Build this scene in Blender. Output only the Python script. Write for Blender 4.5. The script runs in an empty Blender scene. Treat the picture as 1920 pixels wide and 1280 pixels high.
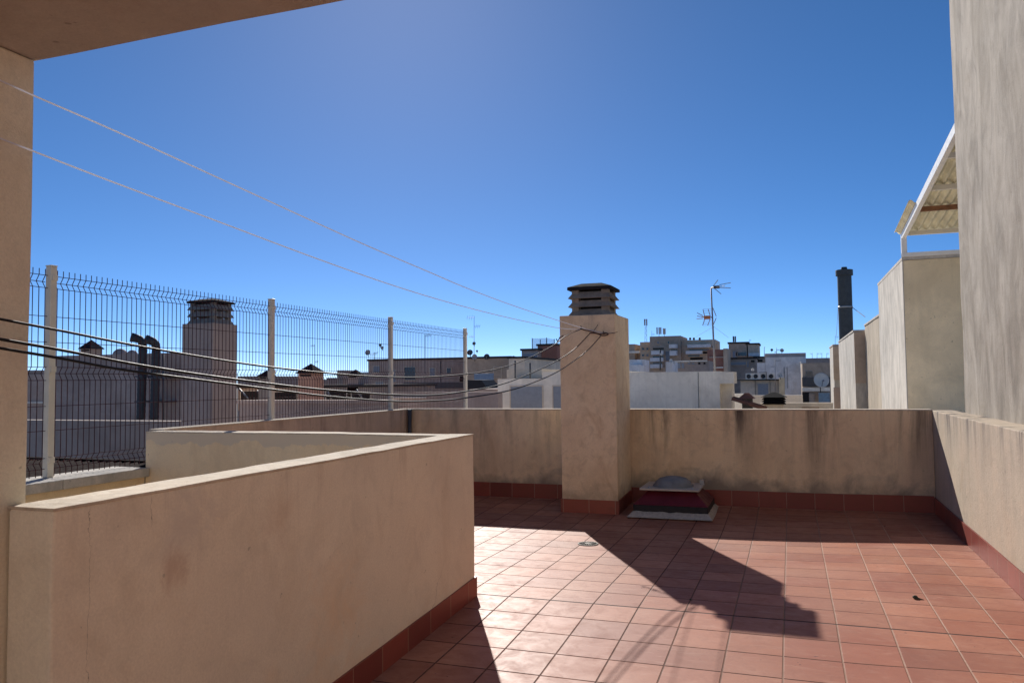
import bpy, bmesh, math, random
from math import sin, cos, pi, radians, hypot, atan2, floor as ifloor
from mathutils import Vector, Matrix, noise
random.seed(7)
S = bpy.context.scene
C = S.collection
# ------------------------------------------------------------------ camera model (origin = eye, floor about 1.49 m below)
FPX, TH, PH, RO = 1481.34, 0.3377, 0.0497, -0.0112
Fv = Vector((-sin(TH)*cos(PH), cos(TH)*cos(PH), sin(PH)))
Rv = Vector((cos(TH), sin(TH), 0)); Uv = Rv.cross(Fv)
R2 = Rv*cos(RO) + Uv*sin(RO); U2 = -Rv*sin(RO) + Uv*cos(RO)
def at(x, y, Y):
    """point of the vertical plane Y = const seen at photo pixel x, y"""
    d = Fv*FPX + R2*(x-960) - U2*(y-640)
    return d*(Y/d.y)
def atX(x, y, X):
    d = Fv*FPX + R2*(x-960) - U2*(y-640)
    return d*(X/d.x)
def atZ(x, y, z):
    d = Fv*FPX + R2*(x-960) - U2*(y-640)
    return d*(z/d.z)
cam = bpy.data.cameras.new('camera'); co = bpy.data.objects.new('camera', cam); C.objects.link(co)
M = Matrix((R2, U2, -Fv)).transposed().to_4x4(); co.matrix_world = M
cam.sensor_fit = 'HORIZONTAL'; cam.sensor_width = 36; cam.lens = 36*FPX/1920
cam.clip_start = 0.05; cam.clip_end = 6000
S.camera = co
# ------------------------------------------------------------------ light
AIR, DUST, OZ, SAT, GAM, SKY = .32, 0.05, 4.3, 1.23, .85, .115
SUNV = Vector((-0.79, 1.52, 1.0)).normalized()      # towards the sun
EL = math.asin(SUNV.z); AZ = atan2(SUNV.x, SUNV.y)
w = bpy.data.worlds.new('World'); S.world = w; w.use_nodes = True
nt = w.node_tree; bg = nt.nodes['Background']
sky = nt.nodes.new('ShaderNodeTexSky'); sky.sky_type = 'NISHITA'; sky.sun_disc = False
sky.sun_elevation = EL; sky.sun_rotation = AZ
sky.altitude = 0; sky.air_density = AIR; sky.dust_density = DUST; sky.ozone_density = OZ
hs = nt.nodes.new('ShaderNodeHueSaturation'); hs.inputs['Saturation'].default_value = SAT
gm = nt.nodes.new('ShaderNodeGamma'); gm.inputs[1].default_value = GAM
nt.links.new(sky.outputs[0], gm.inputs[0]); nt.links.new(gm.outputs[0], hs.inputs['Color']); nt.links.new(hs.outputs[0], bg.inputs[0]); bg.inputs[1].default_value = SKY
sl = bpy.data.lights.new('sun', 'SUN'); sl.energy = 3.8; sl.angle = radians(0.53); sl.color = (1, .95, .885)
so = bpy.data.objects.new('sun', sl); C.objects.link(so); so.rotation_euler = SUNV.to_track_quat('Z', 'Y').to_euler()
so.location = (-10, 20, 30)
S.view_settings.view_transform = 'Standard'; S.view_settings.look = 'None'; S.view_settings.gamma = 1
S.view_settings.exposure = .66
S.cycles.max_bounces = 9; S.cycles.diffuse_bounces = 7; S.cycles.use_denoising = True
# ------------------------------------------------------------------ materials
class NT:
    def __init__(s, name):
        s.m = bpy.data.materials.new(name); s.m.use_nodes = True; s.t = s.m.node_tree; s.n = s.t.nodes
        s.b = s.n['Principled BSDF']
        s.geo = s.n.new('ShaderNodeNewGeometry')
        s.pos = s.geo.outputs['Position']
    def link(s, a, b): s.t.links.new(a, b)
    def node(s, typ, **k):
        n = s.n.new(typ)
        for a, b in k.items(): setattr(n, a, b)
        return n
    def val(s, inp, v):
        if isinstance(v, (int, float)): inp.default_value = v
        elif isinstance(v, tuple): inp.default_value = v if len(v) == len(inp.default_value) else v+(1,)
        else: s.link(v, inp)
    def math(s, op, a, b=0.0, c=None, clamp=False):
        n = s.node('ShaderNodeMath', operation=op, use_clamp=clamp); s.val(n.inputs[0], a); s.val(n.inputs[1], b)
        if c is not None: s.val(n.inputs[2], c)
        return n.outputs[0]
    def scale(s, v, src=None):
        n = s.node('ShaderNodeMapping'); s.link(src or s.pos, n.inputs[0]); n.inputs['Scale'].default_value = v
        return n.outputs[0]
    def noise(s, sc, det=4, rough=.55, src=None, dist=0.0, col=False):
        n = s.node('ShaderNodeTexNoise'); s.link(src or s.pos, n.inputs['Vector'])
        n.inputs['Scale'].default_value = sc; n.inputs['Detail'].default_value = det
        n.inputs['Roughness'].default_value = rough; n.inputs['Distortion'].default_value = dist
        return n.outputs['Color' if col else 'Fac']
    def ramp(s, f, a, b, lo=0.0, hi=1.0):
        n = s.node('ShaderNodeMapRange', clamp=True); s.val(n.inputs[0], f)
        n.inputs[1].default_value = a; n.inputs[2].default_value = b; n.inputs[3].default_value = lo; n.inputs[4].default_value = hi
        return n.outputs[0]
    def mix(s, f, a, b, mode='MIX'):
        n = s.node('ShaderNodeMix', data_type='RGBA', blend_type=mode); s.val(n.inputs[0], f)
        s.val(n.inputs[6], a); s.val(n.inputs[7], b); return n.outputs[2]
    def sep(s, src=None):
        n = s.node('ShaderNodeSeparateXYZ'); s.link(src or s.pos, n.inputs[0]); return n.outputs
    def bump(s, h, strength=.3, dist=.005, nrm=None):
        n = s.node('ShaderNodeBump'); n.inputs['Strength'].default_value = strength; n.inputs['Distance'].default_value = dist
        s.link(h, n.inputs['Height'])
        if nrm: s.link(nrm, n.inputs['Normal'])
        return n.outputs[0]
    def done(s, col, rough=.85, nrm=None, spec=.3, metal=0.0):
        s.val(s.b.inputs['Base Color'], col); s.val(s.b.inputs['Roughness'], rough)
        s.b.inputs['Specular IOR Level'].default_value = spec; s.b.inputs['Metallic'].default_value = metal
        if nrm: s.link(nrm, s.b.inputs['Normal'])
        return s.m

def darker(c, k): return tuple(v*k for v in c)
def plaster(name, c1, c2=None, c3=None, streak=0.0, top=None, toplen=.35, topamt=.0, base=None, baseamt=0.0, basecol=None,
            streakcol=(.05, .045, .045), big=1.0, crack=0.0, thr=.56, band=None, smear=0.0, bumps=.6, mott=.35, sfreq=6.0, patches=(), cracks=()):
    s = NT(name)
    c2 = c2 or darker(c1, .8); c3 = c3 or darker(c1, 1.12)
    n1 = s.noise(.9*big, 5, .6, dist=.4); n2 = s.noise(3.3*big, 6, .62, dist=.3); n3 = s.noise(95, 4, .7)
    col = s.mix(s.ramp(n1, .42, .58), c1, c2)
    col = s.mix(s.ramp(n2, .48, .66, 0, .7), col, c3)
    col = s.mix(s.ramp(n3, .35, .7, 0, .30), col, darker(c1, .55))
    blot = s.noise(7.5*big, 8, .68, dist=.8)
    col = s.mix(s.ramp(blot, .5, .72, 0, mott), col, darker(c2, .68))
    bl2 = s.noise(2.2*big, 7, .66, dist=1.1, src=s.scale((1, 1, .7)))
    col = s.mix(s.ramp(bl2, .52, .68, 0, mott*.9), col, (c2[0]*.72, c2[1]*.64, c2[2]*.56))
    sx, sy, sz = s.sep()
    for (px, py, pz, rr, pc, am) in patches:
        vm = s.node('ShaderNodeVectorMath', operation='DISTANCE'); s.link(s.pos, vm.inputs[0]); vm.inputs[1].default_value = (px, py, pz)
        dd = s.math('MULTIPLY_ADD', s.noise(4.5, 9, .72, dist=1.2), -rr*3.4, vm.outputs['Value'])
        dd = s.math('ADD', dd, rr*1.7)
        col = s.mix(s.ramp(dd, rr*.1, rr, am, 0), col, pc)
    for (cy, za, zb_, cw) in cracks:
        wv = s.math('MULTIPLY_ADD', s.noise(4, 5, .7), .10, sy)
        f = s.ramp(s.math('ABSOLUTE', s.math('SUBTRACT', wv, cy+.05)), cw*.3, cw, 1, 0)
        f = s.math('MULTIPLY', f, s.math('MULTIPLY', s.ramp(sz, zb_, zb_+.05), s.ramp(sz, za-.03, za, 1, 0)))
        f = s.math('MULTIPLY', f, s.ramp(s.noise(9, 3), .35, .55, .3, .85))
        col = s.mix(f, col, darker(c2, .3))
    if smear:
        sm = s.noise(1.0, 8, .66, src=s.scale((2.4, 2.4, .85)), dist=1.1)
        col = s.mix(s.ramp(sm, .4, .66, 0, smear), col, darker(c3, 1.45))
        sm2 = s.noise(1.0, 8, .68, src=s.scale((4.0, 4.0, 1.8)), dist=1.4)
        col = s.mix(s.ramp(sm2, .5, .72, 0, smear*.9), col, darker(c2, .62))
    if streak:
        st = s.noise(1.0, 6, .6, src=s.scale((9, 9, .55)), dist=.3)
        col = s.mix(s.ramp(st, .5, .74, 0, streak), col, streakcol)
    if top is not None:
        st = s.noise(1.0, 7, .7, src=s.scale((sfreq, sfreq, sfreq*.1)), dist=.35)
        st2 = s.noise(1.0, 3, .5, src=s.scale((2.1, 2.1, .2)))
        f = s.ramp(sz, top-toplen, top-.01)
        f = s.math('MULTIPLY', s.math('POWER', f, 1.4), s.ramp(st, thr-.09, thr+.10))
        f = s.math('MULTIPLY', f, s.ramp(st2, .42, .6, .12, 1))
        col = s.mix(s.math('MULTIPLY', f, topamt, clamp=True), col, streakcol)
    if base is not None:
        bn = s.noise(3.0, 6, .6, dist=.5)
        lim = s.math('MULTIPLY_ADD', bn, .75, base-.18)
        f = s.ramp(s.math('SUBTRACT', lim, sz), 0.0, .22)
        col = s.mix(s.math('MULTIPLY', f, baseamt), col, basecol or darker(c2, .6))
    if band:                                          # peeling upper coat with a wavy lower edge
        zb, bc = band
        bn = s.noise(1.0, 5, .6, src=s.scale((4.5, 4.5, .01)), dist=.2)
        lim = s.math('MULTIPLY_ADD', bn, -.22, zb+.11)
        f = s.ramp(s.math('SUBTRACT', sz, lim), -.004, .006)
        col = s.mix(s.math('MULTIPLY', f, .85), col, bc)
    h = s.math('ADD', s.math('MULTIPLY', s.noise(150, 3, .7), .5), s.math('MULTIPLY', n2, 1.2))
    h = s.math('ADD', h, s.math('MULTIPLY', s.noise(11, 6, .7, dist=1.5), .9))
    col = s.mix(s.ramp(s.noise(26, 2, .3), .76, .79, 0, .55), col, darker(c2, .45))
    if crack:
        v = s.node('ShaderNodeTexVoronoi', feature='DISTANCE_TO_EDGE'); v.inputs['Scale'].default_value = .75
        wn = s.noise(2.4, 6, .7, col=True)
        mx = s.node('ShaderNodeMix', data_type='VECTOR'); mx.inputs[0].default_value = .22; s.link(s.pos, mx.inputs[4]); s.link(wn, mx.inputs[5])
        s.link(mx.outputs[1], v.inputs['Vector'])
        cm = s.ramp(v.outputs['Distance'], 0.0, .0035, 1, 0)
        cm = s.math('MULTIPLY', cm, s.ramp(s.noise(1.3, 3), .5, .62))
        col = s.mix(s.math('MULTIPLY', cm, crack), col, darker(c2, .35))
    return s.done(col, .9, s.bump(h, bumps, .006), .2)

def plain(name, c, rough=.6, metal=0.0, var=.18, sc=8, spec=.4, bumps=0.0, bs=60):
    s = NT(name)
    n = s.noise(sc, 5, .6, dist=.3)
    col = s.mix(s.ramp(n, .35, .68), c, darker(c, 1-var))
    r = s.ramp(s.noise(sc*2.3, 4), .3, .7, max(rough-.08, .05), min(rough+.1, 1))
    nr = s.bump(s.noise(bs, 3), bumps, .004) if bumps else None
    return s.done(col, r, nr, spec, metal)

TILE = .3; X0T = -1.576; Y0T = 5.2144
def tile_mat():
    s = NT('terracotta floor tiles')
    sx, sy, sz = s.sep()
    wob = s.noise(2.2, 3, .5)
    gx = s.math('MULTIPLY', s.math('SUBTRACT', s.math('MULTIPLY_ADD', wob, .004, sx), X0T+.002), 1/TILE)
    gy = s.math('MULTIPLY', s.math('SUBTRACT', s.math('MULTIPLY_ADD', wob, -.004, sy), Y0T-.002), 1/TILE)
    def dist(g):
        fr = s.math('FRACT', g); return s.math('MINIMUM', fr, s.math('SUBTRACT', 1, fr))
    dx, dy = dist(gx), dist(gy)
    lx = s.ramp(dx, .009, .019, 1, 0); ly = s.ramp(dy, .009, .021, 1, 0)
    joint = s.math('MAXIMUM', lx, ly)
    # per tile random
    cmb = s.node('ShaderNodeCombineXYZ'); s.link(s.math('FLOOR', gx), cmb.inputs[0]); s.link(s.math('FLOOR', gy), cmb.inputs[1])
    wn = s.node('ShaderNodeTexWhiteNoise', noise_dimensions='3D'); s.link(cmb.outputs[0], wn.inputs[0])
    rnd = wn.outputs['Value']
    a, b, d = (.385, .150, .086), (.25, .082, .052), (.465, .235, .155)
    col = s.mix(s.ramp(rnd, 0, 1, 0, .8), a, b)
    r2 = s.math('FRACT', s.math('MULTIPLY', rnd, 13.7))
    n1 = s.noise(1.1, 5, .6, dist=.5); n2 = s.noise(9, 6, .65, dist=.6); n3 = s.noise(1.0, 6, .6, src=s.scale((6, 22, 1)), dist=.6)
    col = s.mix(s.ramp(n1, .38, .66, 0, .55), col, d)
    col = s.mix(s.ramp(n2, .45, .72, 0, .45), col, (.24, .085, .055))
    col = s.mix(s.ramp(n3, .55, .75, 0, .35), col, (.52, .30, .22))
    bm2 = s.node('ShaderNodeVectorMath', operation='SCALE'); s.link(col, bm2.inputs[0]); s.link(s.ramp(r2, 0, 1, .88, 1.10), bm2.inputs['Scale']); col = bm2.outputs[0]
    # worn pale rim of each tile
    edge = s.math('MINIMUM', dx, dy)
    col = s.mix(s.math('MULTIPLY', s.ramp(edge, .02, .10, 1, 0), s.ramp(s.noise(14, 5), .4, .7, 0, .28)), col, (.30, .13, .085))
    spots = s.ramp(s.noise(34, 2, .4), .74, .80, 0, .8)
    col = s.mix(spots, col, (.09, .045, .035))
    # joints: dark dirt in some, pale cement in others
    jn = s.ramp(s.noise(.7, 3, .5), .46, .56)
    jl = s.mix(s.ramp(sx, -.9, .3), (.07, .035, .028), (.42, .26, .19))
    jx = s.mix(s.math('MULTIPLY', jn, .35), jl, (.20, .12, .09))
    jy = s.mix(s.ramp(s.noise(1.6, 3), .45, .6), (.06, .026, .02), (.15, .07, .048))
    jc = s.mix(lx, jy, jx)
    col = s.mix(s.math('MULTIPLY', joint, s.ramp(s.noise(20, 4), .25, .5, .55, 1)), col, jc)
    # the expansion joint
    sj = s.ramp(s.math('ABSOLUTE', s.math('SUBTRACT', s.math('MULTIPLY_ADD', s.noise(5, 4), .012, sy), Y0T+.006)), .0055, .011, 1, 0)
    sj = s.math('MULTIPLY', sj, s.ramp(s.noise(1.7, 3), .36, .46, .6, 1))
    col = s.mix(sj, col, (.03, .018, .016))
    h = s.math('SUBTRACT', 1.0, s.math('MAXIMUM', joint, sj))
    h = s.math('ADD', h, s.math('MULTIPLY', s.noise(5.5, 3, .5), .35))
    # every tile lies a hair tilted
    tl = s.math('ADD', s.math('MULTIPLY', s.math('FRACT', gx), s.math('SUBTRACT', rnd, .5)),
                s.math('MULTIPLY', s.math('FRACT', gy), s.math('SUBTRACT', s.math('FRACT', s.math('MULTIPLY', rnd, 7.31)), .5)))
    h = s.math('ADD', h, s.math('MULTIPLY', tl, .9))
    rough = s.math('ADD', s.ramp(n2, .3, .75, .46, .66), s.math('MULTIPLY', joint, .35), clamp=True)
    return s.done(col, rough, s.bump(h, .7, .004), .19)

def skirt_mat():
    s = NT('terracotta skirting tiles')
    sx, sy, sz = s.sep()
    def ln(v, o):
        fr = s.math('FRACT', s.math('MULTIPLY', s.math('SUBTRACT', v, o), 1/TILE))
        return s.ramp(s.math('MINIMUM', fr, s.math('SUBTRACT', 1, fr)), .009, .017, 1, 0)
    nrm = s.sep(s.geo.outputs['Normal'])
    ax = s.ramp(s.math('ABSOLUTE', nrm[1]), .5, .6); ay = s.ramp(s.math('ABSOLUTE', nrm[0]), .5, .6)
    j = s.math('MAXIMUM', s.math('MULTIPLY', ln(sx, X0T), ax), s.math('MULTIPLY', ln(sy, 5.02), ay))
    cmb = s.node('ShaderNodeCombineXYZ')
    s.link(s.math('FLOOR', s.math('MULTIPLY', s.math('SUBTRACT', sx, X0T), 1/TILE)), cmb.inputs[0])
    s.link(s.math('FLOOR', s.math('MULTIPLY', s.math('SUBTRACT', sy, 5.02), 1/TILE)), cmb.inputs[1])
    wn = s.node('ShaderNodeTexWhiteNoise', noise_dimensions='3D'); s.link(cmb.outputs[0], wn.inputs[0])
    col = s.mix(s.ramp(wn.outputs['Value'], 0, 1, 0, .9), (.30, .066, .045), (.17, .036, .028))
    col = s.mix(s.ramp(s.noise(12, 5, .6, dist=.5), .5, .75, 0, .5), col, (.16, .05, .03))
    col = s.mix(s.math('MULTIPLY', j, .75), col, (.36, .22, .16))
    return s.done(col, .42, s.bump(s.math('SUBTRACT', s.noise(7, 3), j), .35, .004), .45)

_a = atX(345, 985, -2.105); _b = atX(330, 1068, -2.105); _c = atX(520, 960, -2.105); _d = atX(640, 1150, -2.105)
PA = (_a.x, _a.y, _a.z, .20, (.62, .56, .49), .6); PB = (_b.x, _b.y, _b.z, .10, (.55, .37, .26), .5); PC_ = (_c.x, _c.y, _c.z, .14, (.60, .45, .33), .4); PD = (_d.x, _d.y, _d.z, .3, (.82, .62, .42), .5)
CR1 = atX(284, 1000, -2.105).y; CR2 = atX(165, 1150, -2.105).y
mt = {}
mt['tiles'] = tile_mat(); mt['skirt'] = skirt_mat()
mt['stair'] = plaster('pinkish plaster', (.86, .765, .61), (.80, .715, .58), (.89, .80, .64), top=-.373, toplen=.55, topamt=.55, thr=.60,
                      streakcol=(.36, .26, .20), base=-1.52, baseamt=.5, basecol=(.84, .60, .38), crack=.5, big=.8, mott=.3, patches=(PA, PB, PC_, PD), cracks=((CR1, -.37, -.50, .0022), (CR2, -.37, -1.5, .0013)))
mt['pier'] = plaster('ochre plaster', (.78, .71, .565), (.72, .66, .535), (.82, .75, .60), streak=.10, streakcol=(.25, .19, .14), crack=.15)
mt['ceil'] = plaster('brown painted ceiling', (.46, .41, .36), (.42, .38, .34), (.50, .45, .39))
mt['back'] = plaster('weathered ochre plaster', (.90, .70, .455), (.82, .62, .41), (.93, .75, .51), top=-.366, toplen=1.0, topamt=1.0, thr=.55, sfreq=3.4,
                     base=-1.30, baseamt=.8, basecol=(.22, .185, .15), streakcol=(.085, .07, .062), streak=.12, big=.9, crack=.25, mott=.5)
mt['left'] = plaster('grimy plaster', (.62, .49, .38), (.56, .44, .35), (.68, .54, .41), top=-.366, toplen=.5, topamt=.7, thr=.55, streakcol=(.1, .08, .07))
mt['well'] = plaster('two coat ochre plaster', (.90, .71, .47), (.85, .67, .455), (.91, .74, .50), band=(-.455, (.66, .555, .43)), base=-2, baseamt=0)
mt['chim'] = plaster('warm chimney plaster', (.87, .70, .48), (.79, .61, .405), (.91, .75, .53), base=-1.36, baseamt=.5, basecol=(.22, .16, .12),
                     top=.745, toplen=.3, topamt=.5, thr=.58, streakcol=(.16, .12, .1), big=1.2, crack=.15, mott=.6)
mt['rightp'] = plaster('streaked plaster', (.56, .455, .335), (.51, .42, .32), (.60, .47, .345), top=-.37, toplen=.42, topamt=1.25, thr=.52,
                       streakcol=(.12, .10, .09), base=-1.55, baseamt=.55, basecol=(.64, .44, .25), streak=.18, sfreq=11)
mt['rightp2'] = plaster('cream bounce plaster', (.74, .67, .57))  # for the added wall that throws warm light back
mt['tall'] = plaster('smeared grey render', (.30, .255, .20), (.24, .205, .165), (.37, .325, .27), smear=.62, streak=.15, streakcol=(.25, .21, .18), crack=.2, big=.8)
mt['coping'] = plaster('pale flaky wall top', (.66, .56, .44), (.52, .44, .34), (.74, .65, .53), big=4, bumps=.6)
mt['stonecap'] = plaster('stone coping', (.60, .55, .48), (.46, .43, .385), (.68, .62, .55), big=3, streak=.35, streakcol=(.2, .19, .18))
mt['capconc'] = plaster('brown cap concrete', (.31, .275, .235), (.24, .215, .19), (.36, .32, .275), big=4, streak=.25, streakcol=(.07, .06, .055), bumps=.5)
mt['capdark'] = plaster('dark cap concrete', (.055, .052, .05), (.04, .038, .037), (.075, .07, .064), big=4, bumps=.5)
mt['voids'] = plain('void black', (.02, .018, .017), .9)  # near-black standing in for shade inside slots, openings and hollows
mt['cream'] = plain('cream powder coat', (.72, .67, .56), .45, var=.1)
mt['wire'] = plain('maroon coated wire', (.06, .014, .014), .5, var=.3, spec=.2)
mt['cord_white'] = plain('white plastic cord', (.78, .82, .92), .6, var=.05, sc=30, spec=.1)
_m = mt['cord_white']; _t = _m.node_tree; _tr = _t.nodes.new('ShaderNodeBsdfTranslucent'); _tr.inputs[0].default_value = (.85, .87, .92, 1)
_mx = _t.nodes.new('ShaderNodeMixShader'); _mx.inputs[0].default_value = .45
_t.links.new(_t.nodes['Principled BSDF'].outputs[0], _mx.inputs[1]); _t.links.new(_tr.outputs[0], _mx.inputs[2]); _t.links.new(_mx.outputs[0], _t.nodes['Material Output'].inputs['Surface'])
mt['cord_black'] = plain('black rubber cable', (.012, .012, .013), .5, var=.2, sc=30, spec=.22)
mt['knot'] = plain('dark twisted wire', (.06, .04, .035), .6)
mt['galv'] = plain('galvanised steel', (.42, .43, .44), .42, .75, .3, 14, bumps=.1)
mt['alu'] = plain('crinkled aluminium flashing', (.52, .475, .41), .5, .25, .35, 22, bumps=.8, bs=26)
mt['red'] = plain('dark red painted metal', (.12, .010, .016), .5, var=.3, sc=6)
mt['tar'] = plain('tar black', (.02, .02, .024), .7)
mt['vgrey'] = plain('grey vent plate', (.50, .47, .43), .5, .2, .25, 12)
mt['vblue'] = plain('blue grey metal', (.23, .25, .27), .65, .1, .35, 5)
mt['plastic'] = plain('pale drain plastic', (.44, .42, .37), .7, var=.4, sc=20, spec=.15)
mt['dark'] = plain('dark grey metal', (.07, .072, .078), .5)
mt['dkpipe'] = plain('charcoal flue coating', (.055, .062, .064), .55, var=.35, sc=5)
mt['mast'] = plain('weathered aluminium tube', (.33, .31, .30), .5, .4, .3)
mt['orange'] = plain('orange plastic', (.42, .14, .05), .5)
mt['dishg'] = plain('grey satellite dish', (.42, .40, .40), .5, var=.2, sc=3)
mt['dishw'] = plain('pale satellite dish', (.70, .66, .58), .5, var=.15, sc=3)
mt['cgated'] = plain('yellowed corrugated sheet', (.80, .74, .53), .6, var=.3, sc=3)
_m = mt['cgated']; _t = _m.node_tree; _b = _t.nodes['Principled BSDF']; _o = _t.nodes['Material Output']
_tr = _t.nodes.new('ShaderNodeBsdfTranslucent'); _tr.inputs[0].default_value = (.86, .80, .55, 1); _mx = _t.nodes.new('ShaderNodeMixShader'); _mx.inputs[0].default_value = .05
_t.links.new(_b.outputs[0], _mx.inputs[1]); _t.links.new(_tr.outputs[0], _mx.inputs[2]); _t.links.new(_mx.outputs[0], _o.inputs['Surface'])
mt['wpaint'] = plain('white painted steel', (.80, .79, .76), .4, var=.08)
mt['rust'] = plain('rusty steel', (.30, .14, .07), .8, var=.5, sc=9)
mt['glass'] = plain('dark window glass', (.035, .045, .06), .12, var=.2, spec=.6)
mt['shut'] = plain('grey blue shutter', (.27, .30, .34), .6, var=.15)
mt['blueglass'] = plain('blue balcony glass', (.10, .24, .36), .2, var=.3, spec=.6)
mt['tarp'] = plain('blue tarpaulin', (.22, .30, .40), .6)
mt['debris'] = plain('dry leaf scrap', (.06, .065, .045), .8)
mt['street'] = plain('pale dusty ground', (.34, .29, .24), .9, var=.4, sc=.3)
mt['rooft'] = plain('pale roof tiles', (.80, .72, .62), .85, var=.3, sc=.8)  # pale so the unseen roof decks bounce more light
def bm_(n, c, **k): mt[n] = plaster(n, c, big=.35, streak=.25, streakcol=darker(c, .5), bumps=.05, **k)
bm_('mauve render', (.47, .37, .32)); bm_('grey render', (.40, .33, .285)); bm_('pink render', (.58, .44, .36)); bm_('off white render', (.95, .885, .76))
bm_('cool white render', (.86, .84, .82)); bm_('tan render', (.93, .765, .50)); bm_('brown render', (.53, .41, .31)); bm_('brick red render', (.40, .19, .14))
bm_('salmon render', (.66, .37, .26)); bm_('ochre facade', (.68, .52, .38)); bm_('cream render', (.76, .655, .52)); bm_('pale party wall', (.50, .46, .40), smear=.5)
bm_('tan party wall', (.44, .37, .28), smear=.4); bm_('dark mauve render', (.24, .18, .17))
def tileroof_mat():
    s = NT('old clay roof tiles'); sx, sy, sz = s.sep()
    col = s.mix(s.ramp(s.noise(3, 5), .4, .65), (.20, .09, .06), (.11, .06, .05))
    return s.done(col, .8, s.bump(s.noise(9, 4), .5, .03), .3)
mt['clay'] = tileroof_mat()
mt['maroon'] = plain('maroon roof tile', (.013, .006, .006), .95, var=.4, spec=.03)  # near-black base stands in for the shade lying on this roof
mt['pyr'] = plain('dark slate cap', (.035, .034, .038), .95, var=.4, spec=.03)
mt['black_metal'] = plain('black sheet metal', (.012, .012, .014), .8, var=.3, spec=.1)

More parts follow.
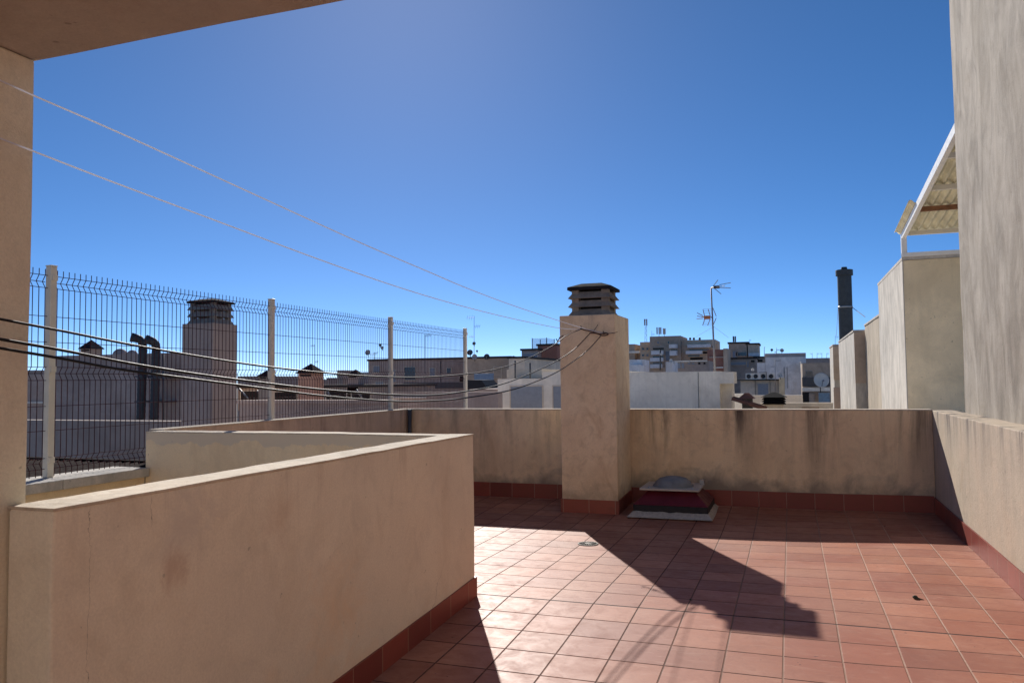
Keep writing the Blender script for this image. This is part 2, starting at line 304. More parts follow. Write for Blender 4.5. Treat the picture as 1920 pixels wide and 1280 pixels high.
# ------------------------------------------------------------------ mesh helpers
class MB:
    def __init__(s): s.v = []; s.f = []; s.sm = []
    def add(s, vs, fs, smooth=False):
        o = len(s.v); s.v += [tuple(v) for v in vs]; s.f += [tuple(i+o for i in f) for f in fs]; s.sm += [smooth]*len(fs); return s
    def box(s, x0, x1, y0, y1, z0, z1):
        x0, x1 = min(x0, x1), max(x0, x1); y0, y1 = min(y0, y1), max(y0, y1); z0, z1 = min(z0, z1), max(z0, z1)
        v = [(x0, y0, z0), (x1, y0, z0), (x1, y1, z0), (x0, y1, z0), (x0, y0, z1), (x1, y0, z1), (x1, y1, z1), (x0, y1, z1)]
        return s.add(v, [(0, 3, 2, 1), (4, 5, 6, 7), (0, 1, 5, 4), (1, 2, 6, 5), (2, 3, 7, 6), (3, 0, 4, 7)])
    def frust(s, b, t, z0, z1):          # b, t = (x0,x1,y0,y1)
        v = [(b[0], b[2], z0), (b[1], b[2], z0), (b[1], b[3], z0), (b[0], b[3], z0), (t[0], t[2], z1), (t[1], t[2], z1), (t[1], t[3], z1), (t[0], t[3], z1)]
        return s.add(v, [(0, 3, 2, 1), (4, 5, 6, 7), (0, 1, 5, 4), (1, 2, 6, 5), (2, 3, 7, 6), (3, 0, 4, 7)])
    def grid(s, x0, x1, y0, y1, z0, z1, step=.12, amp=.003):
        """box with subdivided faces and slightly uneven surface (hand trowelled)"""
        bm = bmesh.new(); bmesh.ops.create_cube(bm, size=1)
        for v in bm.verts: v.co = Vector(((x0+x1)/2+v.co.x*(x1-x0), (y0+y1)/2+v.co.y*(y1-y0), (z0+z1)/2+v.co.z*(z1-z0)))
        for ax, L in ((0, x1-x0), (1, y1-y0), (2, z1-z0)):
            n = min(int(L/step), 90)
            for i in range(1, n+1):
                c = Vector((0, 0, 0)); c[ax] = (x0, y0, z0)[ax]+L*i/(n+1); nn = Vector((0, 0, 0)); nn[ax] = 1
                bmesh.ops.bisect_plane(bm, geom=bm.verts[:]+bm.edges[:]+bm.faces[:], plane_co=c, plane_no=nn)
        for v in bm.verts:
            d = noise.noise_vector(v.co*1.9)*amp + noise.noise_vector(v.co*7.0)*amp*.45
            v.co += d
        bm.verts.index_update()
        s.add([v.co[:] for v in bm.verts], [[v.index for v in f.verts] for f in bm.faces]); bm.free(); return s
    def tube(s, pts, r, n=8, closed_ends=True):
        pts = [Vector(p) for p in pts]; vs = []; fs = []
        rr = r if isinstance(r, (list, tuple)) else [r]*len(pts)
        up = None
        for i, p in enumerate(pts):
            t = (pts[min(i+1, len(pts)-1)]-pts[max(i-1, 0)]).normalized()
            if up is None: up = t.orthogonal().normalized()
            up = (up - t*up.dot(t)).normalized(); sd = t.cross(up)
            for k in range(n):
                a = 2*pi*k/n; vs.append(p+(up*cos(a)+sd*sin(a))*rr[i])
        for i in range(len(pts)-1):
            for k in range(n): fs.append((i*n+k, i*n+(k+1) % n, (i+1)*n+(k+1) % n, (i+1)*n+k))
        if closed_ends: fs.append(tuple(reversed(range(n)))); fs.append(tuple((len(pts)-1)*n+k for k in range(n)))
        return s.add(vs, fs, n > 5)
    def lathe(s, prof, c, ax=(0, 0, 1), n=20):
        ax = Vector(ax).normalized(); u = ax.orthogonal().normalized(); v = ax.cross(u); c = Vector(c); vs = []; fs = []
        for r, h in prof:
            for k in range(n):
                a = 2*pi*k/n; vs.append(c+ax*h+(u*cos(a)+v*sin(a))*max(r, 1e-4))
        for i in range(len(prof)-1):
            for k in range(n): fs.append((i*n+k, i*n+(k+1) % n, (i+1)*n+(k+1) % n, (i+1)*n+k))
        return s.add(vs, fs, True)
    def build(s, name, mat, parent=None, bevel=0.0):
        xs, ys, zs = zip(*s.v)
        o0 = Vector(((min(xs)+max(xs))/2, (min(ys)+max(ys))/2, min(zs)))
        if parent is not None:
            o0 = WL[parent.name]
        me = bpy.data.meshes.new(name); me.from_pydata([(a-o0.x, b-o0.y, c-o0.z) for a, b, c in s.v], [], s.f)
        me.polygons.foreach_set('use_smooth', s.sm); me.update()
        bm = bmesh.new(); bm.from_mesh(me); bmesh.ops.recalc_face_normals(bm, faces=bm.faces[:]); bm.to_mesh(me); bm.free()
        me.materials.append(mt[mat])
        o = bpy.data.objects.new(name, me); C.objects.link(o)
        if parent is not None: o.parent = parent; WL[o.name] = o0
        else: o.location = o0; WL[o.name] = o0
        if bevel:
            m = o.modifiers.new('bevel', 'BEVEL'); m.width = bevel; m.segments = 2; m.limit_method = 'ANGLE'; m.angle_limit = radians(50)
        return o
WL = {}
def tag(o, label, cat=None, group=None, kind=None):
    if label: o['label'] = label
    if cat: o['category'] = cat
    if group: o['group'] = group
    if kind: o['kind'] = kind
    elif cat: o['kind'] = 'thing'
    return o
def thing(name, label, cat, loc, group=None):
    o = bpy.data.objects.new(name, None); C.objects.link(o); o.location = loc; o.empty_display_size = .2; WL[o.name] = Vector(loc)
    return tag(o, label, cat, group)

# ------------------------------------------------------------------ ground of the city
g = MB(); g.add([(-3000, -600, -16), (3000, -600, -16), (3000, 5500, -16), (-3000, 5500, -16)], [(0, 1, 2, 3)])
tag(g.build('ground', 'street'), None, kind='structure')

# ------------------------------------------------------------------ the terrace floor (gently falling to its drain)
def sst(a, b, v): t = max(0, min(1, (v-a)/(b-a))); return t*t*(3-2*t)
def fz(x, y):
    z = -1.487
    if y < Y0T: z -= .042*min(Y0T-y, 2.2)*(1-sst(.2, 1.2, x))
    else:
        z -= .036*sst(0, 2.2, y-Y0T)*(1-sst(-.8, 1.3, x))*(1-sst(2.6, 4.4, y-Y0T))
        z += .012*sst(.2, 1.4, x)*sst(0, 2.5, y-Y0T)
        z += .012*sst(2.8, 4.3, y-Y0T)
    return z
def floor_sheet(mb, x0, x1, y0, y1, st=.15):
    nx = max(1, int((x1-x0)/st)); ny = max(1, int((y1-y0)/st)); vs = []; fs = []
    for j in range(ny+1):
        for i in range(nx+1):
            x = x0+(x1-x0)*i/nx; y = y0+(y1-y0)*j/ny; vs.append((x, y, fz(x, y)))
    for j in range(ny):
        for i in range(nx):
            a = j*(nx+1)+i; fs.append((a, a+1, a+nx+2, a+nx+1))
    mb.add(vs, fs, True)
fl = MB(); floor_sheet(fl, -2.2, 1.5, -3.0, 5.1144, .1); floor_sheet(fl, -4.85, 1.5, 5.1144, 9.6, .1)
tag(fl.build('terrace_floor', 'tiles'), None, kind='structure')

ZT = -.370
# own building under the terrace, and the stairwell bottom
b = MB(); b.box(-5.3, 1.66, 5.2, 9.75, -16, -1.62); b.box(-2.2, 1.66, -3.2, 5.2, -16, -1.66); b.box(-5.3, -2.2, -3.2, 5.2, -16, -4.2)
tag(b.build('own_building', 'cream render'), 'cream block that carries the tiled roof terrace', 'building')

# back parapet
bp = thing('back_parapet', 'long stained ochre parapet wall closing the far side of the tiled terrace', 'wall', (-1.6, 9.64, -1.5))
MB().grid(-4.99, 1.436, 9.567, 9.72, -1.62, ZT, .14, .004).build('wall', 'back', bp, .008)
m = MB(); m.box(-4.99, 1.436, 9.563, 9.73, ZT-.004, ZT+.012); m.build('coping', 'coping', bp, .004)
def skirting(mb, x0, y0, x1, y1, nx, ny, h=.135, t=.014, step=.3):
    """strip of skirting tiles from (x0,y0) to (x1,y1); n = outward normal"""
    L = hypot(x1-x0, y1-y0); n = max(1, int(L/.15)); vs = []; fs = []
    for i in range(n+1):
        f = i/n; x = x0+(x1-x0)*f; y = y0+(y1-y0)*f; zb = fz(x+nx*.05, y+ny*.05)-.02; zt = fz(x, y)+h
        vs += [(x, y, zb), (x+nx*t, y+ny*t, zb), (x+nx*t, y+ny*t, zt), (x, y, zt)]
    for i in range(n):
        a = i*4; q = a+4; fs += [(a+1, q+1, q+2, a+2), (a+2, q+2, q+3, a+3)]
    fs += [(0, 1, 2, 3), (n*4, n*4+3, n*4+2, n*4+1)]
    mb.add(vs, fs)
m = MB(); skirting(m, -4.84, 9.566, 1.42, 9.566, 0, -1, .178); m.build('skirting', 'skirt', bp)

# right parapet
rp = thing('right_parapet', 'low parapet with black drip streaks and sunlit face below the tall grey wall', 'wall', (1.53, 3.5, -1.5))
MB().grid(1.436, 1.66, -3, 9.72, -1.62, ZT-.002, .16, .004).build('wall', 'rightp', rp, .008)
m = MB(); skirting(m, 1.434, -3, 1.434, 9.55, -1, 0, .165); m.build('skirting', 'skirt', rp)

# tall wall
tw = MB(); tw.grid(1.648, 1.9, -3.2, 9.0, -1.6, 5.6, .35, .010)
tag(tw.build('tall_wall', 'tall', bevel=.012), 'tall grey wall of smeared render rising out of the frame on the far right', 'wall')

# low stairwell wall (L shape): near leg and far leg
sw = thing('stairwell_wall', 'low pinkish plaster wall in the foreground that turns a corner around the stairwell', 'wall', (-2.2, 3.5, -1.5))
MB().grid(-2.286, -2.105, 1.806, 5.16, -4.2, -.376, .13, .0035).build('wall', 'stair', sw, .009)
MB().grid(-4.86, -2.286, 5.0, 5.16, -4.2, -.376, .13, .004).build('far_wall', 'well', sw, .006)
m = MB(); m.grid(-2.287, -2.1035, 1.8045, 5.1615, -.378, -.3675, .03, .0042); m.grid(-4.86, -2.288, 4.9985, 5.1615, -.378, -.369, .04, .004); m.build('coping', 'coping', sw, .002)
m = MB(); skirting(m, -2.107, 1.8, -2.107, 5.172, 1, 0); skirting(m, -2.107, 5.158, -2.5, 5.158, 0, 1); m.build('skirting', 'skirt', sw)

# pier and porch ceiling
tag(MB().grid(-2.95, -2.293, .7, 1.872, -4.2, 1.06, .25, .004).build('porch_pier', 'pier', bevel=.008),
    'ochre plastered pier carrying the porch beam at the left edge of the photo', 'pier')
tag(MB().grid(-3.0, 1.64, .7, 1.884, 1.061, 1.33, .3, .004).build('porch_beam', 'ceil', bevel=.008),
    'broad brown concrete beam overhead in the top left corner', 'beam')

tag(MB().grid(-2.9, 1.64, -3.7, -3.45, -1.6, 1.5, .4, .004).build('bounce_wall', 'rightp2'), 'unseen cream wall added behind the viewer to bounce light', 'wall')  # unseen, added to bounce warm sunlight onto the shaded plaster
# left boundary
lp = thing('left_parapet', 'grimy plaster parapet behind the stairwell running below the wire fence', 'wall', (-4.92, 7.3, -1.5))
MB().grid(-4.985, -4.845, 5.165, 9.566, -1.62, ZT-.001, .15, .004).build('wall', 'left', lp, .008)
MB().box(-4.99, -4.84, 5.17, 9.56, ZT-.004, ZT+.008).build('coping', 'coping', lp, .003)
m = MB(); skirting(m, -4.847, 5.2, -4.847, 9.55, 1, 0); m.build('skirting', 'skirt', lp)
lc = thing('low_curb_wall', 'low wall with a pale stone coping carrying the fence beside the stairwell', 'wall', (-5.0, 2.5, -4.2))
MB().grid(-5.12, -4.865, -3.2, 4.998, -4.2, -.722, .2, .004).build('wall', 'well', lc)
m = MB()
for i in range(9): m.grid(-5.17, -4.80, -2.6+i*.85, -2.6+(i+1)*.85-.006 if i < 8 else 4.985, -.722, -.652, .1, .003)
m.build('coping', 'stonecap', lc, .006)
m = MB(); m.tube([(-4.80, 9.52, -1.45), (-4.80, 9.52, -.365)], .028, 10)
tag(m.build('downpipe', 'dark'), 'thin black pipe standing in the corner of the far parapet', 'pipe')

# ------------------------------------------------------------------ chimneys
def louvre_cap(root, x0, x1, y0, y1, z0, tiers=3, th=.125, broken=False):
    """stacked precast louvre cap with open slots"""
    k = .046; cx = (x0+x1)/2; cy = (y0+y1)/2
    for i in range(tiers):
        zb = z0+i*th; m = MB()
        ob = (x0-.012, x1+.012, y0-.012, y1+.012); ot = (x0+k, x1-k, y0+k, y1-k); h = th*.80
        tt = .035
        ib = (x0+tt, x1-tt, y0+tt, y1-tt); it = (x0+k+tt, x1-k-tt, y0+k+tt, y1-k-tt)
        def ring(a, z): return [(a[0], a[2], z), (a[1], a[2], z), (a[1], a[3], z), (a[0], a[3], z)]
        vs = ring(ob, zb)+ring(ot, zb+h)+ring(it, zb+h)+ring(ib, zb); fs = []
        for a in range(4):
            for q in range(4):
                A = a*4; B = ((a+1) % 4)*4; fs.append((A+q, A+(q+1) % 4, B+(q+1) % 4, B+q))
        m.add(vs, fs)
        m.build('louvre', 'capconc', root, .004)
    pw = .085
    for sx_ in (0, 1):
        for sy_ in (0, 1):
            px = x0+k*.6 if sx_ == 0 else x1-k*.6-pw; py = y0+k*.6 if sy_ == 0 else y1-k*.6-pw
            m = MB(); m.box(px, px+pw, py, py+pw, z0, z0+tiers*th); m.build('corner_post', 'capconc', root, .004)
    zt = z0+tiers*th-.004; m = MB(); o = .016
    m.box(x0-o, x1+o, y0-o, y1+o, zt, zt+.034)
    m.frust((x0-o, x1+o, y0-o, y1+o), (cx-.12, cx+.12, cy-.12, cy+.12), zt+.035, zt+.085)
    m.build('cap_slab', 'pyr', root, .005)
ch = thing('chimney', 'ochre plastered chimney with brown louvred cap built into the far parapet', 'chimney', (-2.17, 9.2, -1.5))
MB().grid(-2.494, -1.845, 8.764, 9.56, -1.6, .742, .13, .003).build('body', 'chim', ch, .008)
m = MB(); skirting(m, -2.494, 8.766, -1.845, 8.766, 0, -1, .150); skirting(m, -1.847, 8.752, -1.847, 9.55, 1, 0, .150); skirting(m, -2.492, 9.55, -2.492, 8.752, -1, 0, .150)
m.build('skirting', 'skirt', ch)
louvre_cap(ch, -2.405, -1.915, 8.86, 9.32, .742, 3, .101)
MB().box(-2.30, -2.02, 8.98, 9.2, .742, 1.03).build('slot_dark_core', 'voids', ch)  # black box added inside so the cap slots read dark

A2 = at(342, 608, 11.3); B2 = at(404, 604, 11.3)
cz = at(372, 606, 11.3).z
ch2 = thing('chimney', 'pinkish chimney with a crumbling louvred cap standing behind the wire fence', 'chimney', (A2.x+.3, 11.6, -2))
MB().grid(A2.x, A2.x+.66, 11.3, 11.95, -16, cz, .5, .003).build('body', 'pink render', ch2)
louvre_cap(ch2, A2.x+.05, A2.x+.62, 11.37, 11.9, cz, 3, .125)

# ------------------------------------------------------------------ roof vent
rv = thing('roof_vent', 'dark red roof extractor with grey domed plate and crinkled metal flashing beside the chimney', 'vent', (-1.26, 9.0, -1.5))
zf0 = fz(-1.2, 8.9)
m = MB(); m.box(-1.66, -.86, 8.66, 9.44, zf0-.02, zf0+.125); m.build('curb', 'tar', rv, .006)
m = MB()
bmx = [(-1.715, 8.585), (-.81, 8.585), (-.81, 9.50), (-1.715, 9.50)]; inn = [(-1.655, 8.665), (-.865, 8.665), (-.865, 9.44), (-1.655, 9.44)]
vs = []; fs = []
N = 22
for e in range(4):
    p, q = Vector(bmx[e]), Vector(bmx[(e+1) % 4]); pi_, qi = Vector(inn[e]), Vector(inn[(e+1) % 4])
    for i in range(N):
        f = i/N; o = p.lerp(q, f); n_ = pi_.lerp(qi, f); j = noise.noise(Vector((e*9+f*9, 0, 3)))*.010
        vs.append((o.x, o.y-j, zf0+.006)); vs.append((n_.x, n_.y, zf0+.062+j*1.4))
T = len(vs)
for i in range(0, T, 2): fs.append((i, (i+2) % T, (i+3) % T, i+1))
m.add(vs, fs); m.add([(a, b_, c-.005) for a, b_, c in vs], fs)
m.build('flashing', 'alu', rv)
m = MB(); m.frust((-1.665, -.855, 8.655, 9.445), (-1.52, -1.00, 8.80, 9.30), zf0+.127, zf0+.262); m.build('hood', 'red', rv, .008)
m = MB(); m.box(-1.60, -.955, 8.74, 9.36, zf0+.275, zf0+.297); m.box(-1.5, -1.02, 8.82, 9.28, zf0+.262, zf0+.275); m.build('plate', 'vgrey', rv, .004)
m = MB()
m.lathe([(.0, .105), (.08, .101), (.15, .082), (.195, .045), (.212, .0)], (-1.27, 9.02, zf0+.300), n=28); m.lathe([(.225, 0), (.225, .012), (.212, .014)], (-1.27, 9.02, zf0+.298), n=28)
m.build('dome', 'vblue', rv)
for sx_ in (-1.50, -1.03):
    m = MB(); m.lathe([(.0, .02), (.014, .016), (.017, 0)], (sx_, 8.79, zf0+.299), n=10); m.build('bolt', 'galv', rv)
m = MB(); m.box(-1.0, -.955, 9.22, 9.36, zf0+.297, zf0+.345); m.build('bracket', 'galv', rv)

# ------------------------------------------------------------------ floor drain and bits
dz = fz(-1.83, 7.28)
DR = .9
dr = thing('floor_drain', 'round pale floor drain grate set in the tiles', 'drain', (-1.815, 7.24, dz))
m = MB(); m.lathe([(.096, .002), (.096, .007), (.085, .009), (.08, .006)], (-1.815, 7.24, dz), n=28); m.build('rim', 'plastic', dr)
m = MB()
m.lathe([(.0, .009), (.03, .009), (.032, .003)], (-1.815, 7.24, dz), n=18)
for k in range(16):
    a = 2*pi*k/16; d = Vector((cos(a), sin(a), 0)); c0 = Vector((-1.815, 7.24, dz+.006)); m.tube([c0+d*.03, c0+d*.083], .0045, 6)
m.build('grate', 'plastic', dr)
m = MB(); m.lathe([(.0, .003), (.08, .003), (.08, .0)], (-1.815, 7.24, dz), n=20); m.build('pit', 'voids', dr)
def scrap(x, y, s, label):
    p = atZ(x, y, -1.487); z = fz(p.x, p.y); p = atZ(x, y, z); bm = bmesh.new(); bmesh.ops.create_icosphere(bm, subdivisions=2, radius=s)
    for v in bm.verts:
        v.co = v.co*(1+.5*noise.noise(v.co*60)); v.co.z = v.co.z*.7+s*.55
    m = MB(); m.add([(v.co+Vector((p.x, p.y, z)))[:] for v in bm.verts], [[v.index for v in f.verts] for f in bm.faces]); bm.free()
    m.tube([(p.x, p.y, z+s*.5), (p.x+s*1.6, p.y-s*.8, z+s*.25), (p.x+s*2.4, p.y-s, z+.004)], [s*.35, s*.2, s*.1], 5)
    tag(m.build('dry_scrap', 'debris'), label, 'scrap')
scrap(1717, 1122, .019, 'dark dry scrap lying alone on the sunlit tiles at right')
scrap(1294, 1124, .007, 'tiny dark crumb inside the chimney shadow on the tiles')
scrap(1658, 986, .006, 'small pale fleck in the shade near the far right corner')

# ------------------------------------------------------------------ clothes lines and cables (each hangs in one vertical plane)
def spline(pts, n=10):
    P = [Vector(p) for p in pts]; P = [P[0]*2-P[1]]+P+[P[-1]*2-P[-2]]; out = []
    for i in range(1, len(P)-2):
        for k in range(n):
            t = k/n; a, b_, c, d = P[i-1:i+3]
            out.append(.5*((2*b_)+(-a+c)*t+(2*a-5*b_+4*c-d)*t*t+(-a+3*b_-3*c+d)*t**3))
    out.append(P[-2]); return out
def line_in_plane(pts, B, A, r, mat, name, label, cat, grp, extend=True):
    """pts: points sighted on the wire; the wire hangs in the vertical plane through A and B"""
    n = Vector((B.y-A.y, A.x-B.x, 0)); out = []
    for x, y in pts:
        d = Fv*FPX + R2*(x-960) - U2*(y-640); t = n.dot(A)/n.dot(d); out.append(d*t)
    if extend:
        e = out[0]+(out[0]-out[1]).normalized()*.6; out = [e]+out
    out.append(B)
    m = MB(); m.tube(spline(out, 8), r, 8); return tag(m.build(name, mat), label, cat, grp)
YF = 8.74
A = Vector((-2.25, 1.25, 0))
B1 = at(1129, 624, YF); B2_ = at(1089, 617, YF)
gw = 'white clothes lines'; gb = 'black sagging cables'
line_in_plane([(0, 151), (69, 182), (180, 230), (291.7, 280), (480, 366), (680, 457), (800, 508), (875, 540), (960, 572), (1049, 601.6), (1090, 614)], B1, A, .0030, 'cord_white',
              'clothes_line', 'upper of two white clothes lines crossing the sky to the chimney', 'rope', gw)
line_in_plane([(0, 259.6), (53, 280), (200, 337), (400, 412), (600, 487), (746, 538), (860, 572), (960, 597), (1040, 613.5), (1070, 617)], B2_, A, .0029, 'cord_white',
              'clothes_line', 'lower of two white clothes lines crossing the sky to the chimney', 'rope', gw)
line_in_plane([(0, 598), (120, 621), (240, 645), (360, 666), (480, 684.5), (600, 698), (700, 705.5), (790, 707), (870, 701.5), (930, 692), (985, 674), (1038, 647), (1062, 629)], B2_, A, .0042, 'cord_black',
              'cable', 'uppermost black cable sagging in front of the fence', 'cable', gb)
line_in_plane([(0, 635.6), (120, 657), (240, 680.6), (360, 700), (480, 716), (600, 730), (727, 739.5), (810, 740.5), (870, 734), (932, 722.5), (990, 702), (1050, 673), (1082, 650)], at(1106, 625, YF), A, .0050, 'cord_black',
              'cable', 'middle black cable sagging in front of the fence', 'cable', gb)
line_in_plane([(0, 652.5), (110, 671), (225, 692), (350, 709), (480, 726), (615, 743), (740, 752), (815, 751), (870, 746), (950, 733), (1000, 717), (1050, 694), (1100, 658)], at(1128, 628, YF), A, .0046, 'cord_black',
              'cable', 'lowest black cable sagging in front of the fence', 'cable', gb)
m = MB()
kp = [at(x, y, YF-.012) for x, y in [(1088, 616), (1098, 619), (1112, 622), (1124, 626), (1136, 624), (1140, 627), (1130, 629), (1118, 625), (1106, 624)]]
m.tube(spline(kp, 5), .006, 6)
m.tube([at(1112, 622, YF), at(1119, 612, YF-.02), at(1121, 608, YF-.03)], .0035, 6)
m.tube(spline([at(1129, 626, YF-.01), at(1150, 624, YF-.002), at(1158, 622, YF+.0)], 4), .003, 6)
for x, y in ((1090, 616), (1132, 626)):
    p = at(x, y, YF); m.tube([p+Vector((0, .06, 0)), p+Vector((0, -.02, 0)), p+Vector((0.012, -.035, .012)), p+Vector((0.0, -.03, .03))], .005, 6)
tag(m.build('wire_tie', 'knot'), 'tangle of dark wire tying the lines to the chimney face', 'wire')
m = MB(); kp = [at(x, y, YF-.1) for x, y in [(1038, 648), (1046, 640), (1050, 632), (1056, 629)]]
m.tube(spline(kp, 4), [.006]*13, 6); m.tube([kp[1]+Vector((-.02, 0, .03)), kp[1], kp[1]+Vector((.03, 0, .01))], .007, 6); m.tube([kp[0]+Vector((-.02, 0, .03)), kp[0]+Vector((.004, 0, -.01))], .005, 6)
tag(m.build('wire_tensioner', 'knot'), 'small dark tensioner on the top cable just left of the chimney', 'wire')

# ------------------------------------------------------------------ wire fence
FX = -5.03; FY0 = 4.268; FS = 2.576; ZF = .850; ZL = -.652
fe = thing('wire_fence', 'maroon wire mesh fence with cream square posts on the left boundary wall', 'fence', (FX, 7, ZL))
def fence_panel(y0, y1):
    m = MB(); r = .0029
    H = ZF-.01
    folds = [(.045, .09, .135), (.705, .75, .80), (1.355, 1.39, 1.43)]
    zs = [0]
    prof = [(0.0, 0)]
    for a, b_, c in folds: prof += [(a, 0), (b_, -.028), (c, 0)]
    prof.append((1.485, 0))
    n = int((y1-y0)/.05)
    for i in range(n+1):
        y = y0+.02+(y1-y0-.04)*i/n
        m.tube([(FX+dx, y+noise.noise(Vector((y*3, d, 0)))*.002, H-d) for d, dx in prof], r, 4)
    for d, dx in ((.045, 0), (.09, -.028), (.135, 0), (.34, 0), (.525, 0), (.705, 0), (.75, -.028), (.80, 0), (.985, 0), (1.16, 0), (1.355, 0), (1.39, -.028), (1.43, 0)):
        m.tube([(FX+dx, y0, H-d), (FX+dx, y1, H-d)], r*1.05, 4)
    m.build('mesh_panel', 'wire', fe)
for k in range(-2, 3): fence_panel(FY0+k*FS+.03, FY0+(k+1)*FS-.03) if k < 3 else None
for k in range(-2, 4):
    y = FY0+k*FS; m = MB(); zb = ZL if k < 1 else -.9
    m.box(FX-.026, FX+.026, y-.026, y+.026, zb, ZF+.012); m.box(FX-.029, FX+.029, y-.029, y+.029, ZF+.0125, ZF+.022)
    p = m.build('post', 'cream', fe, .004)
    for dz_ in (.07, .73, 1.38):
        m = MB(); m.box(FX+.026, FX+.038, y-.022, y+.022, ZF-dz_-.02, ZF-dz_+.02); m.build('clamp', 'cream', p)
tag(MB().box(-5.17, -4.99, 5.0, 12.4, -16, -.72).build('boundary_wall', 'grey render'), 'low outer wall under the fence beyond the stained parapets', 'wall')

# ------------------------------------------------------------------ neighbouring roofs and the city behind
def bx(x0, x1, yt, yb, Y, dep):
    xm = (x0+x1)/2; a = at(x0, (yt+(yb or yt))/2, Y); b_ = at(x1, (yt+(yb or yt))/2, Y)
    return (a.x, b_.x, Y, Y+dep, at(xm, yb, Y).z if yb else -16.0, at(xm, yt, Y).z)
def house(name, label, cat, mat, blocks, windows=(), group=None, rim=None, extra=None):
    """blocks: (x0,x1,ytop,ybottom or None,Y,depth[,mat]); windows: (x0,x1,y0,y1,Y,kind)"""
    B0 = bx(*blocks[0][:6]); t = thing(name, label, cat, ((B0[0]+B0[1])/2, (B0[2]+B0[3])/2, B0[4]), group)
    for q in blocks:
        b_ = bx(*q[:6]); MB().box(*b_).build('wall', q[6] if len(q) > 6 else mat, t)
        if rim:
            k = .0011*q[4]+.03; MB().box(b_[0]-k, b_[1]+k, b_[2]-k, b_[3]+k, b_[5], b_[5]+k*1.6).build('parapet_rim', rim, t)
    for (x0, x1, y0, y1, Y, kind) in windows:
        a = bx(x0, x1, y0, y1, Y, 0); e = max(.02, .0009*Y); fw = max(.03, .0006*Y)
        if kind == 'balcony':
            MB().box(a[0], a[1], Y-e*14, Y, a[4], a[5]).build('balcony', 'cool white render', t); continue
        if kind == 'band':
            MB().box(a[0], a[1], Y-e*3, Y, a[4], a[5]).build('ledge', 'off white render', t); continue
        if kind == 'line':
            MB().box(a[0], a[1], Y-e, Y, a[4], a[5]).build('pipe', 'dark', t); continue
        if kind == 'panel':
            MB().box(a[0], a[1], Y-e*2, Y, a[4], a[5]).build('screen', 'dark', t); continue
        f = MB()
        f.box(a[0]-fw, a[0], Y-e, Y, a[4]-fw, a[5]+fw); f.box(a[1], a[1]+fw, Y-e, Y, a[4]-fw, a[5]+fw)
        f.box(a[0], a[1], Y-e, Y, a[5], a[5]+fw); f.box(a[0], a[1], Y-e*2, Y, a[4]-fw, a[4])
        wd = f.build('window', 'cream render' if Y < 60 else mat, t)
        MB().box(a[0], a[1], Y-e*.4, Y, a[4], a[5]).build('pane', {'glass': 'glass', 'shut': 'shut', 'blue': 'blueglass', 'door': 'brown render', 'black': 'voids'}[kind], wd)
    return t
def pyramid_turret(x0, x1, yt, ye, yb, Y, mat, label, roof='pyr', grp='small roof turrets behind the fence'):
    b_ = bx(x0, x1, ye, yb, Y, 1); wd = b_[1]-b_[0]; cx = (b_[0]+b_[1])/2; zt = at((x0+x1)/2, yt, Y).z
    t = thing('chimney_turret', label, 'chimney', (cx, Y+wd/2, b_[4]), grp)
    MB().box(b_[0], b_[1], Y, Y+wd, b_[4], b_[5]).build('body', mat, t)
    m = MB(); o = wd*.10; z = b_[5]
    m.box(b_[0]-o, b_[1]+o, Y-o, Y+wd+o, z, z+wd*.05)
    m.add([(b_[0]-o, Y-o, z+wd*.051), (b_[1]+o, Y-o, z+wd*.051), (b_[1]+o, Y+wd+o, z+wd*.051), (b_[0]-o, Y+wd+o, z+wd*.051), (cx, Y+wd/2, zt)], [(0, 1, 4), (1, 2, 4), (2, 3, 4), (3, 0, 4), (3, 2, 1, 0)])
    m.build('cap', roof, t)
    m = MB(); m.box(b_[0]+wd*.15, b_[1]-wd*.15, Y-.004*wd-.01, Y+.001, z-wd*.16, z-wd*.05); m.build('vent_slot', 'voids', t)
    return t
# left side, behind the fence
house('neighbour_wall', 'flat grey wall with a white top edge seen through the left end of the fence', 'wall', 'grey render',
      [(-60, 336, 788, None, 13.0, .3)])
house('neighbour_house', 'mauve flat roofed house behind the left part of the fence', 'house', 'mauve render',
      [(84, 352, 664, None, 20, 2.3), (-120, 84, 704, None, 21, 6, 'pink render')], [(-120, 84, 753, 756, 21, 'band')])
m = MB(); a = atZ(55, 868, -1.25); 
rz = -1.28
for i in range(46):
    x = -12.5+i*.16; m.tube([(x, 5.0, rz-.28), (x, 9.6, rz+.02)], .085, 8)
m.box(-12.6, -5.2, 9.6, 9.75, rz-.2, rz+.12)
ob = thing('outbuilding', 'low block with a dark maroon tiled roof just outside the fence at lower left', 'building', (-8.9, 7.3, -16))
m.build('tiled_roof', 'maroon', ob); MB().box(-12.6, -5.18, 4.9, 9.7, -16, -1.68).build('wall', 'grey render', ob)
pyramid_turret(150, 170, 636, 654, 690, 24, 'brown render', 'small dark square turret on the mauve house left of the two ducts')
for i, (x0, x1) in enumerate(((215, 236), (240, 256))):
    p = at((x0+x1)/2, 664, 21.5); r = (at(x1, 664, 21.5)-at(x0, 664, 21.5)).length/2
    m = MB(); m.lathe([(0, r*.8), (r*.5, r*.68), (r*.85, r*.35), (r, 0), (r, -r*.3)], p, n=16)
    tag(m.build('roof_ventilator', 'mauve render'), ['wider rounded ventilator on the mauve house roof', 'narrower rounded ventilator beside the left duct'][i], 'vent', 'rounded roof ventilators')
